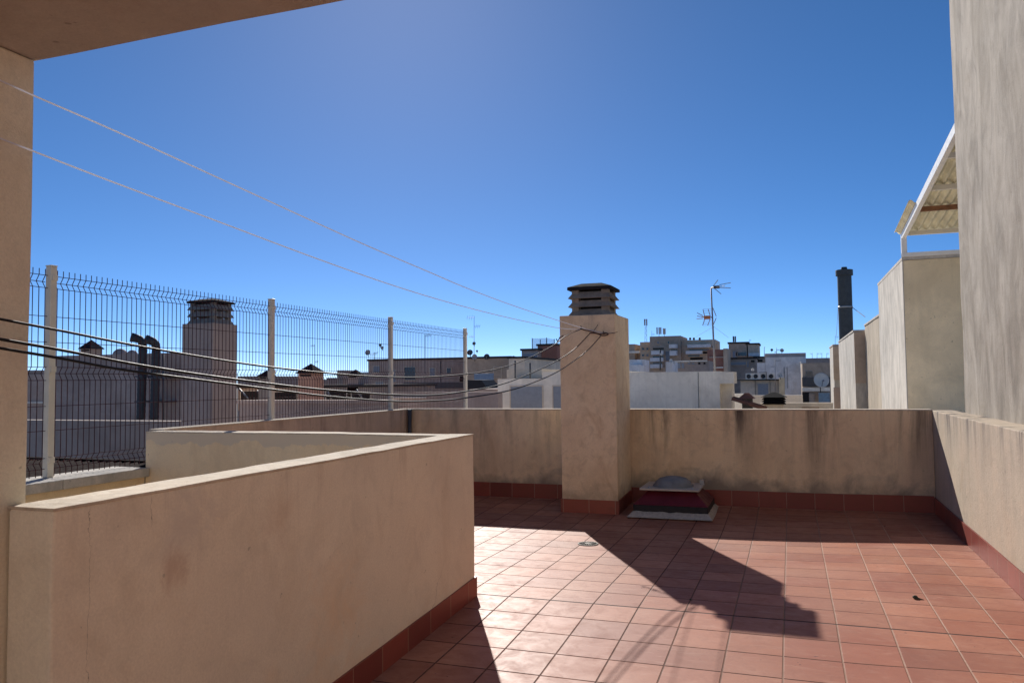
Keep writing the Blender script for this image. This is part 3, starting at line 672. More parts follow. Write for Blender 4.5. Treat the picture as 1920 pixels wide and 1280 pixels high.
def duct(xc, ytop, xend, label):
    Y = 19.2; p0 = at(xc, 786, Y); p1 = at(xc+4, ytop+26, Y); r = .125
    t = thing('metal_duct', label, 'duct', p0, 'pair of bent metal ducts')
    m = MB(); pts = [p0.lerp(p1, k/26) for k in range(27)]; m.tube(pts, [r*(1+.06*(k % 2)) for k in range(27)], 12); m.build('pipe', 'galv2', t)
    e = at(xend, ytop+6, Y-.3); m = MB()
    m.tube([p1+Vector((0, 0, -.02)), at(xc+3, ytop+16, Y), at(xc-2, ytop+10, Y-.1), e], [r, r*1.03, r*1.03, r*1.2], 8)
    m.build('elbow', 'galv2', t)
    for f in (.25, .6): q = p0.lerp(p1, f); m = MB(); m.box(q.x-r*1.1, q.x+r*1.1, Y-r*1.15, Y+.9, q.z-.02, q.z+.02); m.build('strap', 'dark', t)
mt['galv2'] = plain('dull dark steel duct', (.05, .054, .06), .6, .1, .3, 12)
duct(264, 626, 246, 'left one of two bent metal ducts on the mauve house')
duct(289, 630, 274, 'right one of two bent metal ducts on the mauve house')
m = MB(); m.tube([at(306, 790, 19), at(306, 664, 19)], .03, 6)
tag(m.build('drain_pipe', 'dark'), 'thin dark pipe on the mauve house right of the ducts', 'pipe')
p = at(340, 637, 19); 
# turrets and roofs between the posts
house('terrace_wall', 'long purple grey party wall behind the middle of the fence', 'wall', 'mauve render',
      [(449, 735, 756, None, 15.5, .3)], rim='pink render')
house('terrace_wall', 'low mauve wall between the fence posts and the white house', 'wall', 'mauve render',
      [(736, 934, 735, None, 17.5, .3)], [(738, 800, 744, 746, 17.5, 'band')])
pyramid_turret(559, 588, 681, 700, 770, 20, 'salmon render', 'salmon turret with dark pyramid cap between the second and third fence posts')
pyramid_turret(484, 502, 694, 706, 770, 21, 'brown render', 'dark turret half hidden by the second fence post')
pyramid_turret(652, 671, 692, 704, 770, 24, 'mauve render', 'grey turret with pyramid cap left of the third fence post')
house('shed', 'dark flat shed with propped roof between turrets', 'shed', 'brown render', [(447, 562, 727, 770, 24, 5)], [(452, 500, 733, 752, 24, 'black'), (512, 556, 735, 752, 24, 'black')], rim='capdark')
house('shed', 'dark shed right of the salmon turret behind the fence', 'shed', 'grey render', [(606, 700, 726, 770, 24, 5)], [(612, 650, 733, 752, 24, 'black'), (660, 694, 735, 752, 24, 'black')], rim='capdark')
for i, (xa, ya, xb, yb) in enumerate(((448, 728, 466, 748), (482, 732, 500, 754), (612, 730, 622, 748), (668, 730, 680, 748))):
    m = MB(); m.tube([at(xa, ya, 22), at(xb, yb, 22)], .03, 6)
    tag(m.build('brace_pole', 'mast'), ['slanting pole right of the chimney behind the fence', 'slanting pole left of the second fence post', 'slanting pole right of the salmon turret', 'slanting pole left of the third fence post'][i], 'pole', 'slanting poles on the roofs')
house('town_block', 'low grey block on the skyline left of the second fence post', 'building', 'grey render', [(445, 462, 705, None, 60, 10), (462, 482, 712, None, 62, 10)])
house('town_block', 'low grey block on the skyline between second post and salmon turret', 'building', 'grey render', [(512, 530, 712, None, 70, 10), (530, 562, 719, None, 74, 10)])
house('town_block', 'stepped grey block on the skyline right of the salmon turret', 'building', 'grey render', [(606, 626, 716, None, 80, 10), (612, 618, 708, None, 79, 4), (626, 652, 722, None, 84, 10), (632, 643, 694, None, 60, 2)])
house('town_block', 'far block with pale roofs left of the wide brown house', 'building', 'mauve render', [(676, 692, 698, None, 90, 10), (684, 700, 705, None, 80, 10)])
house('town_block', 'far low dark roofs at the left end of the fence', 'building', 'grey render', [(50, 66, 694, None, 70, 10), (64, 90, 700, None, 66, 10)])
# wide brown house
house('wide_house', 'wide brown flat roofed house behind the third and fourth fence posts', 'house', 'mauve render',
      [(691, 876, 675, None, 50, 12)], [(759, 779, 688, 712, 50, 'glass'), (735, 742, 693, 716, 50, 'shut'), (862, 874, 705, 716, 50, 'black'), (704, 720, 716, 735, 50, 'shut'), (700, 712, 686, 698, 50, 'shut'), (806, 816, 690, 704, 50, 'shut'), (838, 846, 690, 700, 50, 'glass'), (826, 827, 675, 716, 50, 'line'), (757, 872, 717, 728, 50, 'panel')], rim='capdark')
house('wide_house', 'brown house with dishes right of the fourth fence post', 'house', 'brown render',
      [(873, 956, 672, None, 46, 10), (954, 984, 672, None, 45, 10, 'cream render')], [(926, 940, 688, 708, 46, 'door'), (972, 981, 692, 698, 45, 'black')], rim='capdark')
b_ = bx(889, 925, 700, 722, 44, .1)
m = MB(); m.grid(b_[0], b_[1], 44, 44.1, b_[4]-.3, b_[5], .12, .02); tag(m.build('tarpaulin', 'tarp'), 'blue grey tarpaulin screen right of the fourth fence post', 'tarp')
m = MB(); q = [at(x, y, 40) for x, y in ((876, 735), (876, 712), (902, 712), (910, 722), (913, 735))]
m.add([v[:] for v in q]+[(v.x, v.y+2, v.z) for v in q], [(0, 1, 2, 3, 4), (9, 8, 7, 6, 5), (0, 5, 6, 1), (1, 6, 7, 2), (2, 7, 8, 3), (3, 8, 9, 4), (4, 9, 5, 0)])
tag(m.build('covered_stack', 'tar'), 'dark covered heap on the roof right of the fourth fence post', 'cover')
house('low_roof_house', 'low mauve house with a blue grey garage opening left of the white house', 'house', 'mauve render', [(880, 936, 729, None, 24, 6)], [(901, 934, 757, 764, 24, 'glass'), (901, 934, 749, 756, 24, 'shut')])
# white house with shutters
house('white_house', 'off white stepped house with grey shutters left of the near chimney', 'house', 'off white render',
      [(933, 1160, 709, None, 21, 9), (1017, 1160, 696, 709.5, 21.01, 8.9)],
      [(958, 1017, 724, 800, 21, 'shut'), (1038, 1060, 724, 800, 21, 'shut')])
m = MB(); b_ = bx(950, 1016, 692, 709, 22.5, 3); m.box(*b_)
tag(m.build('roof_hut', 'cream render'), 'small cream hut on the roof of the white house', 'hut')
for i, (x, y0, y1) in enumerate(((966, 676, 709), (994, 680, 709))):
    m = MB(); m.tube([at(x, y1, 21.6), at(x, y0, 21.6)], .025, 6); tag(m.build('vent_pipe', 'dark'), ['left thin dark vent pipe above the white house', 'right thin dark vent pipe above the white house'][i], 'pipe', 'vent pipes above the white house')
house('brick_house', 'dark red brick house behind the white house and left of the near chimney', 'house', 'brick red render',
      [(1008, 1044, 648, None, 60, 12), (1044, 1060, 656, None, 62, 12, 'brown render'), (978, 1008, 657, None, 59, 8, 'mauve render')],
      [(980, 1008, 662, 672, 59, 'shut'), (984, 1002, 676, 690, 59, 'door'), (1046, 1052, 660, 668, 62, 'black'), (1046, 1052, 682, 690, 62, 'black')], rim='capdark')
gt = plain('weathered clear panel', (.55, .68, .74), .3); gt.node_tree.nodes['Principled BSDF'].inputs['Alpha'].default_value = .28; mt['clear'] = gt
b_ = bx(998, 1025, 634, 656, 61, 2.2); t = thing('glass_screen', 'faint glass box standing on the roof beside the dark red brick house', 'screen', ((b_[0]+b_[1])/2, 62, b_[4]))
MB().box(*b_).build('panel', 'clear', t)
for x in (b_[0], b_[1]):
    for y in (b_[2], b_[3]): MB().box(x-.03, x+.03, y-.03, y+.03, b_[4], b_[5]+.03).build('post', 'mast', t)
# big white wall
gable = house('white_house', 'broad white gable wall with a hairline crack right of the near chimney', 'house', 'off white render',
      [(1170, 1349, 697, None, 21, 5), (1349.2, 1376, 697, 719, 20.99, 1.2), (1349.2, 1371, 719, None, 21.4, 1.2)], [(1309.4, 1310.2, 697.5, 765, 21, 'line')], rim=None)
m = MB(); q = [at(1372, 747, 20.7), at(1436, 767, 20.7)]
for i in range(8):
    y = 20.7+i*.11; m.tube([(q[0].x, y, q[0].z), (q[1].x, y, q[1].z)], .045, 6)
m.build('tiled_roof', 'clay', gable)
# far apartment blocks
apts = [(1178, 1190, 645, None, 262, 16, 'brown render'), (1186, 1201, 655, None, 266, 16, 'brown render'), (1200, 1222, 641, None, 260, 20), (1218, 1276, 630, None, 256, 18, 'brown render'), (1275, 1341, 637, None, 258, 18), (1339, 1345, 644, None, 262, 10)]
wins = [(1224, 1245, 652, 655, 256, 'black'), (1257, 1271, 646, 653, 256, 'balcony'), (1224, 1246, 658, 665, 256, 'balcony'), (1258, 1271, 658, 667, 256, 'balcony'),
        (1222, 1246, 671, 678, 256, 'balcony'), (1222, 1244, 683, 690, 256, 'balcony'), (1291, 1333, 646, 652, 258, 'balcony'), (1296, 1300, 647, 650, 258, 'black'), (1308, 1311, 647, 650, 258, 'black'),
        (1288, 1318, 658, 664, 258, 'balcony'), (1317, 1327, 659, 663, 258, 'black'), (1294, 1318, 670, 674, 258, 'black'), (1248, 1256, 658, 676, 256, 'shut'), (1180, 1200, 658, 662, 262, 'band'),
        (1224, 1244, 667.5, 670, 256, 'glass'), (1224, 1242, 680, 682, 256, 'glass'), (1292, 1330, 654.5, 657, 258, 'glass'), (1290, 1312, 665.5, 668, 258, 'glass'), (1258, 1270, 655, 657, 256, 'glass'),
        (1204, 1208, 652, 656, 260, 'glass'), (1204, 1208, 664, 668, 260, 'glass'), (1212, 1216, 652, 656, 260, 'glass'), (1212, 1216, 664, 668, 260, 'shut'), (1252, 1255, 640, 644, 256, 'glass'), (1232, 1236, 640, 644, 256, 'shut'), (1335, 1338, 648, 652, 258, 'glass')]
apb = house('apartment_building', 'big brown apartment block with white balconies on the skyline right of the chimney', 'building', 'ochre facade', apts, wins)
house('brick_tower', 'reddish brick block behind the tall antenna mast on the skyline', 'building', 'brick red render', [(1326, 1359, 655, None, 215, 12), (1356, 1364, 653, None, 214, 12, 'ochre facade')], [(1330, 1356, 669.4, 670.2, 215, 'band'), (1318, 1356, 688, 690, 214, 'band')])
house('apartment_building', 'smaller brown apartment block with dark balconies right of the tall antenna mast', 'building', 'brown render',
      [(1366, 1402, 644, None, 240, 14), (1400, 1422, 646, None, 240, 12, 'ochre facade'), (1362, 1418, 673, None, 225, 10, 'grey render'), (1414, 1434, 671, None, 236, 10)],
      [(1380, 1400, 660, 667, 240, 'glass'), (1374, 1382, 658, 672, 240, 'shut'), (1404, 1424, 662, 668, 240, 'balcony'), (1408, 1415, 675, 679, 225, 'black'), (1370, 1400, 678, 684, 225, 'shut'), (1400, 1404, 677, 688, 225, 'shut'), (1418, 1430, 674, 678, 236, 'black')], rim='capdark')
house('roof_shelter', 'low dark roofed row with round windows in front of the brown apartment block', 'building', 'grey render',
      [(1262, 1330, 677, None, 150, 8)], [(1264, 1326, 676, 678, 150, 'band'), (1270, 1276, 680, 690, 150, 'shut'), (1278, 1283, 680, 690, 150, 'shut'), (1309, 1313.5, 679, 683, 150, 'black'), (1319, 1323, 679, 683, 150, 'black'), (1290, 1294, 680, 683, 150, 'shut'), (1298, 1302, 680, 683, 150, 'shut')])
house('white_block', 'low white block at the foot of the apartment block beside the chimney', 'building', 'cool white render', [(1176, 1204, 674, None, 150, 8), (1176, 1200, 684, None, 145, 6)])
house('white_block', 'small pale blue block in front of the brown apartment block', 'building', 'cool white render', [(1248, 1262, 678, None, 140, 6)])
for x, y0, y1, lab in ((1238, 655, 694, 'thin dark pole in front of the apartment block'),):
    m = MB(); m.tube([at(x, y1, 120), at(x, y0, 120)], .12, 6); tag(m.build('roof_pole', 'dark'), lab, 'pole')
# phone masts
def lattice(x, yb, yt, Y, wpx, label):
    t = thing('phone_mast', label, 'mast', at(x, yb, Y), 'phone masts on the apartment roof'); k = Y/FPX
    p0 = at(x, yb, Y); p1 = at(x, yt, Y); m = MB(); w_ = wpx*k/2
    for sx_ in (-1, 1): m.tube([p0+Vector((sx_*w_, 0, 0)), p1+Vector((sx_*w_*.5, 0, 0))], .35*k, 4)
    n = 10
    for i in range(n):
        a = p0.lerp(p1, i/n); b_ = p0.lerp(p1, (i+1)/n); s_ = 1 if i % 2 else -1
        m.tube([a+Vector((s_*w_, 0, 0)), b_-Vector((s_*w_*.8, 0, 0))], .22*k, 4)
    m.build('tower', 'mast', t)
    for dx in (-2.2, 1.6):
        m = MB(); c = at(x+dx, yt+6, Y); m.box(c.x-1.1*k, c.x+1.1*k, Y-1*k, Y+1*k, c.z-6*k, c.z+6*k); m.build('antenna_panel', 'dishg', t)
lattice(1211, 642, 598, 256, 4, 'tall lattice phone mast on the apartment roof next to the chimney')
def panels(xs, yb, yt, Y, mat, label):
    t = thing('phone_antenna', label, 'antenna', at(xs[0], yb, Y), 'panel antennas on the apartment roofs'); k = Y/FPX
    for x in xs:
        c = at(x, (yb+yt)/2-2, Y); h = (yb-yt)*k/2*.8; m = MB(); m.box(c.x-1.1*k, c.x+1.1*k, Y-1*k, Y+1*k, c.z-h, c.z+h); m.build('panel', mat, t)
    c = at(sum(xs)/len(xs), yb, Y); m = MB(); m.tube([c+Vector((0, .1, -2*k)), c+Vector((0, .1, (yb-yt)*k))], .5*k, 5); m.build('pole', 'mast', t)
panels((1232, 1236, 1239), 630, 614, 256, 'dishg', 'group of tall dark panel antennas on the highest apartment roof')
panels((1244, 1247), 630, 616, 256, 'dishw', 'pale pair of panel antennas on the highest apartment roof')
panels((1375, 1379), 644, 631, 240, 'dark', 'dark panel antenna on the smaller brown apartment block')
for i, x in enumerate((1294, 1301, 1312)):
    k = 258/FPX; c = at(x, 637, 258); m = MB(); m.lathe([(1.5*k, 0), (2.2*k, 2*k), (1.6*k, 4*k), (0, 4.6*k)], c, n=10)
    tag(m.build('roof_cowl', 'dark'), ['left dark roof cowl on the long apartment roof', 'middle dark roof cowl on the long apartment roof', 'right dark roof cowl on the long apartment roof'][i], 'cowl', 'dark cowls on the apartment roof')

# house with the air conditioners
house('ac_house', 'cream low house topped by a row of air conditioners', 'house', 'cream render',
      [(1388, 1462, 713, None, 72, 10), (1380, 1466, 711, 713.2, 71.6, 11, 'capdark')], [(1421, 1441, 719, 752, 72, 'shut'), (1416.2, 1417, 713, 760, 72, 'line'), (1444, 1444.7, 713, 760, 72, 'line')])
p = at(1463, 720, 71); MB()
tag(MB().box(p.x-.1, p.x+.35, 71.2, 72, -16, at(1463, 708, 71).z).build('end_wall', 'tan render'), 'sunlit narrow wall end right of the air conditioner house', 'wall')
acl = ['air conditioner at the left end of the roof row', 'second air conditioner from the left in the roof row', 'air conditioner under a dark frame in the roof row', 'air conditioner at the right end of the roof row']
k = 72/FPX
for i, x in enumerate((1404, 1417, 1431, 1446)):
    c = at(x, 711, 71.8); t = thing('air_conditioner', acl[i], 'air conditioner', c, 'air conditioners on the cream house roof')
    z0_ = c.z; MB().box(c.x-5.5*k, c.x+5.5*k, 71.8, 72.3, z0_, z0_+11*k).build('casing', 'off white render', t)
    m = MB(); m.lathe([(0, .03), (3.6*k, .03), (3.9*k, 0)], (c.x, 71.8, z0_+5.5*k), (0, -1, 0), 16); m.build('fan', 'voids', t)
    m = MB()
    for q in range(-1, 2): m.tube([(c.x-4*k, 71.76, z0_+(5.5+q*2)*k), (c.x+4*k, 71.76, z0_+(5.5+q*2)*k)], .15*k, 4)
    m.build('grille', 'dishg', t)
    if i == 2:
        m = MB(); m.box(c.x-6.3*k, c.x+6.3*k, 71.6, 72.4, z0_+12*k, z0_+13*k); m.box(c.x+5.8*k, c.x+6.6*k, 71.6, 71.8, z0_, z0_+12*k); m.build('frame', 'dark', t)
# blue white house
house('pale_house', 'tall blue white house with stepped top in the distance on the right', 'house', 'cool white render',
      [(1435, 1511, 669, None, 100, 12), (1419.5, 1435, 680, None, 100.01, 12), (1434, 1511, 662, 669.2, 106, 6, 'mauve render'), (1510.5, 1560, 671, None, 108, 12, 'mauve render')],
      [(1470.3, 1471, 688, 728, 100, 'line'), (1476, 1476.5, 688, 728, 100, 'line')])
bl = bx(1501, 1503, 678, 732, 99, 1); tag(MB().box(bl[0], bl[1], 97, 99.9, -16, bl[5]).build('end_wall', 'off white render'), 'thin sunlit white wall end at the right of the pale blue house', 'wall')
house('dark_house', 'shaded house with a big white dish and blue glass balcony near the right walls', 'house', 'grey render',
      [(1504, 1560, 680, None, 70, 10, 'brown render')],
      [(1511, 1523, 696, 706, 70, 'glass'), (1504, 1558, 707, 724, 69.9, 'panel'), (1505, 1518, 735, 755, 69.6, 'black'), (1518, 1526, 738, 755, 69.6, 'door'), (1535, 1556, 736, 754, 69.6, 'blue'), (1504, 1556, 726, 733, 69.8, 'band')])
# nearer low walls bottom right
house('low_wall', 'long cream roof wall with a dark slot just above the far parapet on the right', 'wall', 'cream render', [(1424, 1562, 755, None, 30, .4)], [(1503, 1536, 762, 766, 30, 'door')])
house('low_wall', 'cream roof wall behind the black louvred cap', 'wall', 'cream render', [(1376, 1505, 741, None, 40, .4)])
house('low_wall', 'small white roof wall below the clay tiled cap', 'wall', 'off white render', [(1374, 1395, 738, None, 36, .4)])
# black louvre cap
p0 = at(1428, 758, 25); p1 = at(1474, 758, 25); cx = (p0.x+p1.x)/2; hw = (p1.x-p0.x)/2
t = thing('louvred_cap', 'black louvred chimney cap with pyramid top above the parapet on the right', 'chimney', (cx, 25+hw, p0.z-.5))
k = 25/FPX
MB().box(cx-hw*.8, cx+hw*.8, 25+hw*.2, 25+hw*1.8, -16, p0.z+.02).build('body', 'cream render', t)
for i in range(3):
    z = p0.z+i*4.2*k; m = MB(); m.frust((cx-hw, cx+hw, 25, 25+2*hw), (cx-hw*.86, cx+hw*.86, 25+hw*.14, 25+hw*1.86), z, z+3.1*k); m.box(cx-hw*.8, cx+hw*.8, 25+hw*.2, 25+hw*1.8, z+3.1*k, z+4.3*k); m.build('louvre', 'black_metal', t)
z = p0.z+12.7*k; m = MB(); m.frust((cx-hw*1.1, cx+hw*1.1, 25-hw*.1, 25+hw*2.1), (cx-hw*.15, cx+hw*.15, 25+hw*.85, 25+hw*1.15), z, z+9*k); m.build('cap', 'black_metal', t)
# clay cap
p0 = at(1387, 747, 34); p1 = at(1413, 747, 34); cx = (p0.x+p1.x)/2; hw = (p1.x-p0.x)/2; k = 34/FPX
t = thing('tiled_turret', 'small turret with low brown tiled roof beside the white gable', 'chimney', (cx, 34+hw, p0.z-.5))
MB().box(cx-hw*.7, cx+hw*.8, 34+hw*.2, 34+hw*1.8, -3, p0.z-0*k).build('body', 'voids', t)
m = MB(); z = p0.z; m.frust((cx-hw*1.25, cx+hw*1.25, 34-hw*.2, 34+hw*2.2), (cx-hw*.3, cx+hw*.3, 34+hw*.7, 34+hw*1.3), z, z+10*k); m.build('cap', 'clay', t)

tag(MB().box(-5.1, 1.6, 9.9, 20.6, -16, -1.1).build('bounce_roof_block', 'rooft'), 'unseen pale roof added beyond the far parapet to bounce light', 'building')  # this and the next two: unseen roofs added to bounce light upward
tag(MB().box(-19, -5.3, 13.4, 18.8, -16, -2.6).build('bounce_roof_block', 'rooft'), 'unseen pale roof added outside the fence to bounce light', 'building')
tag(MB().box(-9, 1.4, 27.5, 29.8, -16, -1.6).build('bounce_roof_block', 'rooft'), 'unseen pale roof added beyond the white gable to bounce light', 'building')
# ------------------------------------------------------------------ dishes and aerials
def dish(x, y, rpx, Y, label, mat='dishg', back=False, d=(0.15, -1, .25), grp='satellite dishes on the roofs'):
    k = Y/FPX; r = rpx*k; c = at(x, y, Y); ax = Vector(d).normalized()
    t = thing('satellite_dish', label, 'dish', c-Vector((0, 0, r*1.6)), grp)
    m = MB(); m.lathe([(0, 0), (r*.5, r*.07), (r*.85, r*.2), (r, r*.28), (r, r*.31), (r*.85, r*.24), (r*.5, r*.11), (0, r*.04)], c, ax, 18); m.build('reflector', mat, t)
    m = MB(); f = c+ax*r*1.0+Vector((0, 0, -r*.25)); m.tube([c+Vector((0, 0, -r*.95))+ax*r*.3, f], max(.02, r*.05), 5); m.lathe([(0, 0), (r*.12, 0), (r*.12, r*.25), (0, r*.25)], f, ax, 8); m.build('feed_arm', 'mast', t)
    m = MB(); m.tube([c-ax*r*.15, c-ax*r*.3+Vector((0, 0, -r*.4)), c-ax*r*.3+Vector((0, 0, -r*1.6))], max(.025, r*.07), 6); m.build('bracket', 'dark', t)
dish(690, 661, 6, 50, 'round grey dish at the left end of the wide brown house roof', 'dishg')
dish(713, 647, 3.2, 50, 'upper small dark dish on the wide brown house roof', 'dark')
dish(717, 652, 3.4, 50, 'lower small dish of the pair on the wide brown house roof', 'dishg')
dish(881.5, 661, 6, 46, 'large dark dish just right of the fourth fence post', 'dark')
dish(890, 669, 5.5, 45, 'grey dish right of and below the large dark one', 'dishg')
dish(894.5, 658, 2.2, 46, 'very small dark dish on a stalk right of the fourth fence post', 'dark')
dish(913, 669, 6, 46, 'dark dish peeking over the middle of the brown house roof', 'dark')
dish(963, 671, 4.2, 46, 'low dark dish near the right end of the brown house roof', 'dark')
dish(889, 644, 3.6, 44, 'small black dish halfway down the antenna mast by the fourth post', 'dark')
dish(1539, 713, 13, 68, 'big cream satellite dish in front of the shaded house on the right', 'dishw', d=(.25, -1, .2))
dish(1463, 703, 4.6, 70, 'cream dish right of the air conditioner row', 'dishw', d=(-.3, -1, .2))
dish(1466, 657, 3.4, 98, 'round dish standing on the pale house roof', 'dishg')
dish(1447, 656, 2.4, 98, 'small dark dish at the left of the pale house roof', 'dark')
dish(1411, 693, 3, 110, 'pale dish left of the stepped blue white house', 'dishw')
dish(1240, 664, 2.6, 118, 'small round dish on the thin pole before the apartment block', 'dishw')
dish(1258, 676, 3.4, 138, 'left round dish before the brown apartment block', 'dishw')
dish(1264, 679, 2.6, 138, 'right round dish before the brown apartment block', 'dishw')
def aerial(x, yb, yt, Y, heads, label, lean=0, rpx=1.0, mat='mast', grp='television aerials'):
    """heads: (y, dirx, len, nelem, elemlen, kind) in photo pixels"""
    k = Y/FPX; p0 = at(x, yb, Y); p1 = at(x+lean, yt, Y)
    t = thing('tv_aerial', label, 'aerial', p0, grp)
    m = MB(); m.tube([p0, p0.lerp(p1, .5), p1], [rpx*k*.6, rpx*k*.5, rpx*k*.42], 6); m.build('mast', mat, t)
    for (y, dx, L, n, el, kind) in heads:
        f = (yb-y)/(yb-yt); c = p0.lerp(p1, f); e = c+Vector((dx*L*k, -.15*L*k, 0)); m = MB(); m.tube([c, e], .35*k*rpx, 5)
        for i in range(n):
            q = c.lerp(e, (i+1)/n); v = Vector((.12, .25, 1)) if kind == 'v' else Vector((.2, 1, .12))
            v = v.normalized()*el*k*(1-.35*i/n); m.tube([q-v, q+v], .22*k*rpx, 4)
        m.build('yagi', mat, t)
    return t, p0, p1, k
aerial(590, 704, 646, 32, [(648, -1, 9, 4, 2.5, 'v'), (678, 1, 9, 3, 3.5, 'v')], 'thin aerial rising behind the salmon turret')
aerial(797, 766, 627, 22, [(629, 1, 14, 4, 3.5, 'v')], 'tall dark aerial mast between the third and fourth fence posts', mat='dark')
aerial(889, 672, 592, 44, [(595, -1, 14, 3, 5, 'v'), (612, 1, 13, 3, 5, 'v'), (631, -1, 9, 3, 3, 'v')], 'tall aerial with crossed arms beside the dark dishes')
aerial(702, 674, 660, 50, [(664, -1, 8, 3, 4, 'v'), (662, 1, 9, 3, 4, 'v')], 'small aerial between the dishes on the wide brown house')
aerial(1491+0, 765, 676, 62, [(676, 1, 9, 3, 1.5, 'v'), (687, -1, 6, 3, 1.5, 'v')], 'slim aerial in front of the pale blue house', mat='mast') if False else None
aerial(1453.5, 742, 675, 70, [(676, 1, 9, 4, 1.8, 'v'), (687, -1, 7, 3, 1.8, 'v')], 'slim aerial in front of the pale blue house wall')
aerial(1456, 668, 652, 98, [(656, 1, 5, 2, 2, 'v'), (660, -1, 3, 2, 2, 'v')], 'stubby aerial between the two dishes on the pale house')
aerial(1433, 672, 650, 98, [(651, 1, 1, 1, 1, 'v')], 'bare thin rod at the left corner of the pale house')
for i, x in enumerate((1523, 1532, 1541, 1550)):
    aerial(x, 673, 661, 108, [(663, 1 if i % 2 else -1, 3, 2, 2, 'v')], ['first', 'second', 'third', 'fourth'][i]+' from left of four tiny aerials above the shaded house', grp='row of tiny aerials on the skyline', rpx=.6)
aerial(1566, 652, 627, 60, [(632, 1, 5, 3, 3, 'v')], 'thin aerial left of the black flue', rpx=.6)
aerial(1405, 646, 636, 240, [(638, 1, 3, 2, 2, 'v')], 'tiny aerial on the smaller brown apartment block', rpx=.6)
aerial(1222, 642, 620, 256, [(627, 1, 5, 3, 2, 'v')], 'tiny aerial between phone mast and panel antennas', rpx=.6)
# the tall leaning aerial on the white gable
Y = 23.5; k = Y/FPX
ta = thing('tv_aerial', 'tall leaning aerial mast with two heads standing on the white gable wall', 'aerial', at(1340.5, 697, Y), 'television aerials')
p0 = at(1340.8, 700, Y); p1 = at(1333.2, 539, Y)
m = MB(); m.tube([p0, p0.lerp(p1, .3), p1], [.030, .026, .02], 8); m.build('mast', 'mast', ta)
def PP(x, y, dy=0): return at(x, y, Y+dy)
m = MB(); m.tube([PP(1333, 540), PP(1349, 537, -.1)], [.02, .02], 6)
for xa, ya, xb, yb in ((1337, 537, 1346, 525), (1349, 534, 1370, 530), (1349, 537, 1359, 536), (1349, 539, 1370, 540), (1340, 541, 1352, 551)): m.tube([PP(xa, ya), PP(xb, yb, -.25)], .010, 5)
u = m.build('upper_head', 'mast', ta)
m = MB(); c = PP(1343, 538, -.03); m.box(c.x-.07, c.x+.09, c.y-.05, c.y+.05, c.z-.04, c.z+.035); m.build('booster_box', 'knot', u)
m = MB(); m.tube([PP(1336, 595), PP(1316, 594, -.2)], .018, 6)
for xa, ya, xb, yb in ((1318, 592, 1307, 586.5), (1318, 594, 1307, 592.5), (1318, 597, 1306, 597.5), (1318, 580, 1321, 592), (1317.5, 610, 1322, 597), (1327.5, 579, 1332, 593), (1327, 610, 1332, 597), (1336.5, 577, 1343, 593), (1337, 610, 1343, 596)):
    m.tube([PP(xa, ya, -.12), PP(xb, yb, -.1)], .012, 5)
for y in (579.5, 583, 587, 600, 604, 607, 610): m.tube([PP(1318, y, .1), PP(1336, y, .1)], .005, 4)
u = m.build('lower_head', 'mast', ta)
c = PP(1326, 595, -.15); m = MB(); m.box(c.x-.09, c.x+.08, c.y-.04, c.y+.05, c.z-.05, c.z+.05); m.build('booster_box', 'orange', u)
m = MB(); m.tube([PP(1338, 612), PP(1304, 632, 4)], .004, 4); m.tube([PP(1338, 612), PP(1366, 633, 4)], .004, 4); m.build('guy_wire', 'mast', ta)

# ------------------------------------------------------------------ stepped party walls on the right
def party(name, xf, xb, yt, X, Yf, Yb, label, mat, right=7.0):
    zt = at(xf, yt, Yf).z
    t = thing(name, label, 'wall', (X+.5, (Yf+Yb)/2, -16))
    MB().grid(X, right, Yf, Yb, -16, zt, .9, .008).build('wall', mat, t)
    MB().box(X-.02, right+.02, Yf-.02, Yb+.02, zt+.006, zt+.05).build('coping', 'stonecap', t)
    return t, zt
t1, z1 = party('party_wall', 1700, 1652, 488, 1.75, 13.9, 17.6, 'tall tan party wall with sunlit pale side carrying the corrugated canopy', 'tan render')
MB().grid(1.735, 1.749, 13.9, 17.6, -16, z1, .5, .002).build('side_face', 'pale party wall', t1)
t2, z2 = party('party_wall', 1658, 1622, 588, 1.9, 18.4, 22.8, 'second stepped party wall with brown stained sunlit side', 'tan party wall')
t3, z3 = party('party_wall', 1602, 1571, 622, 1.64, 22.95, 30.0, 'third stepped party wall with pale side below the black flue', 'pale party wall')
b_ = bx(1602.5, 1621, 622, 718, 22.9, .05); MB().box(b_[0], b_[1]+.2, 22.9, 22.948, b_[4], b_[5]-.01).build('shade_panel', 'brown render', t3)  # darker sheet paints the shade on this wall's upper front
t4, z4 = party('party_wall', 1562, 1555, 648, 1.51, 31.0, 33.9, 'farthest stepped party wall, narrow and pale', 'pale party wall')
b_ = bx(1562.5, 1571, 648, 712, 30.95, .04); MB().box(b_[0], b_[1]+.2, 30.95, 30.998, b_[4], b_[5]-.01).build('shade_panel', 'brown render', t4)  # darker sheet again painting the shaded upper front
b_ = bx(1563.5, 1571, 726, 766, 30.95, .04); MB().box(b_[0], b_[1]+.2, 30.95, 30.998, b_[4], b_[5]).build('lower_panel', 'mauve render', t4)
tag(MB().box(1.68, 7, 9.05, 13.85, -16, -.75).build('neighbour_terrace', 'rooft'), 'lower neighbouring terrace block behind the tall grey wall', 'building')  # unseen terrace, raised and kept pale to bounce light onto the tan front
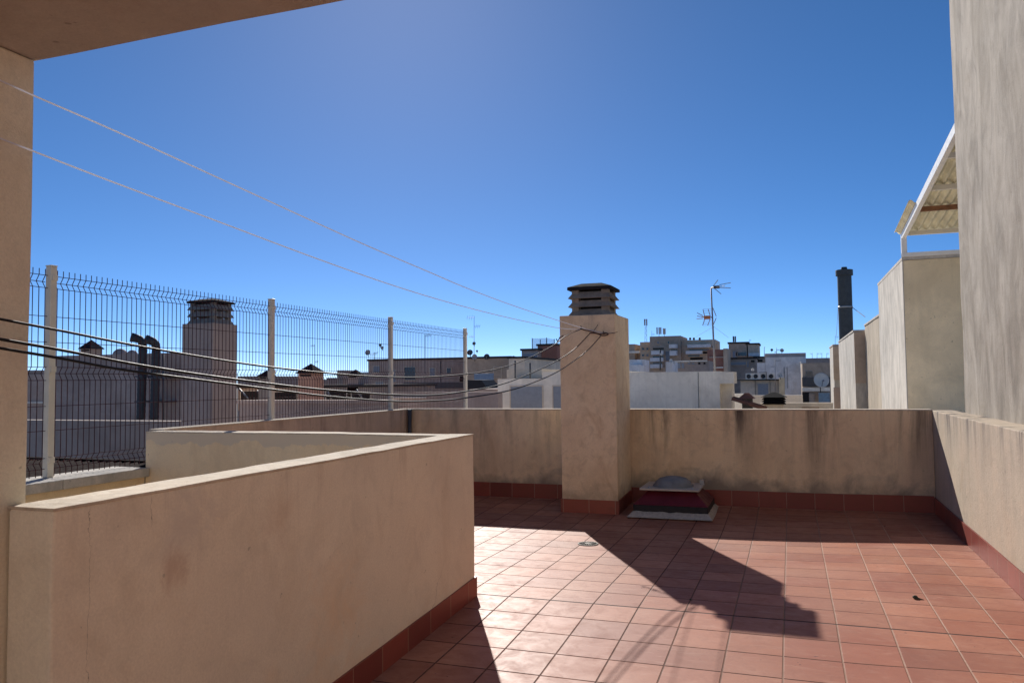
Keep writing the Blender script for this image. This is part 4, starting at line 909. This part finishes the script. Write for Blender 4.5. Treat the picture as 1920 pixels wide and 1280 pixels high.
# black flue
c = at(1587, 640, 32); k = 32/FPX; zt = at(1587, 517, 32).z
fu = thing('round_flue', 'tall dark round flue with a flat cap rising above the party walls', 'chimney', (c.x, 32, -1))
r = 11.6*k
MB().lathe([(r, 0), (r, zt+3)], (c.x, 32, -3), n=24).build('pipe', 'dkpipe', fu)
m = MB(); m.lathe([(r*1.02, 0), (r*1.22, .01), (r*1.22, .20), (r*1.20, .22), (.12, .24), (.10, .33), (0, .34)], (c.x, 32, zt), n=28); m.sm = [False]*len(m.sm); m.build('cap', 'dkpipe', fu)
z = at(1587, 577, 32).z; MB().lathe([(r, 0), (r*1.06, .01), (r*1.06, .05), (r, .06)], (c.x, 32, z), n=24).build('band', 'galv', fu)
m = MB(); m.tube([(c.x+r, 32, z), at(1622, 594, 29)], .012, 4); m.tube([(c.x-r, 32, z), at(1568, 630, 36)], .008, 4); m.build('guy_wire', 'mast', fu)
# corrugated canopy
pg = thing('canopy', 'yellowed corrugated canopy on a white steel frame above the tan party wall', 'canopy', (2.5, 12.5, z1))
Xb_ = 1.77
L0 = at(1702, 441, 13.95).z; q1 = atX(1783, 262, Xb_); 
def zr(y): return L0+(q1.z-L0)*(13.95-y)/(13.95-q1.y)
YN = 9.35
bm0 = MB()
def sbeam(x0, x1, ya, yb, dz0, dz1):
    v = [(x0, ya, zr(ya)+dz0), (x1, ya, zr(ya)+dz0), (x1, yb, zr(yb)+dz0), (x0, yb, zr(yb)+dz0), (x0, ya, zr(ya)+dz1), (x1, ya, zr(ya)+dz1), (x1, yb, zr(yb)+dz1), (x0, yb, zr(yb)+dz1)]
    return MB().add(v, [(0, 3, 2, 1), (4, 5, 6, 7), (0, 1, 5, 4), (1, 2, 6, 5), (2, 3, 7, 6), (3, 0, 4, 7)])
sbeam(Xb_-.03, Xb_+.03, YN, 14.0, -.07, .038).build('rafter', 'wpaint', pg, .003)
sbeam(4.4, 4.46, YN, 14.0, -.07, .04).build('rafter', 'wpaint', pg, .003)
for yy, mm in ((13.85, 'cream'), (12.55, 'rust'), (11.6, 'cream'), (10.4, 'cream')):
    m = MB(); m.box(Xb_+.03, 4.4, yy-.03, yy+.03, zr(yy)-.03, zr(yy)+.035); m.build('purlin', mm, pg)
m = MB(); m.box(Xb_-.04, Xb_+.04, 13.86, 13.94, z1+.05, L0-.05); m.box(Xb_-.04, 6, 13.84, 13.92, z1+.05, z1+.115); m.build('post', 'wpaint', pg, .003)
nx = 330; ny = 14; vs = []; fs = []
xa, xb2 = 1.66, 4.6
for j in range(ny+1):
    y = 14.08+(YN-.02-14.08)*j/ny
    for i in range(nx+1):
        x = xa+(xb2-xa)*i/nx; vs.append((x, y, zr(y)+.075+.023*sin(2*pi*x/.118)))
for j in range(ny):
    for i in range(nx):
        if j > 4 and xa+(xb2-xa)*i/nx < Xb_-.02: continue
        a = j*(nx+1)+i; fs.append((a, a+1, a+nx+2, a+nx+1))
m = MB(); m.add(vs, fs, True); o = m.build('sheet', 'cgated', pg)
sd = o.modifiers.new('thickness', 'SOLIDIFY'); sd.thickness = .006
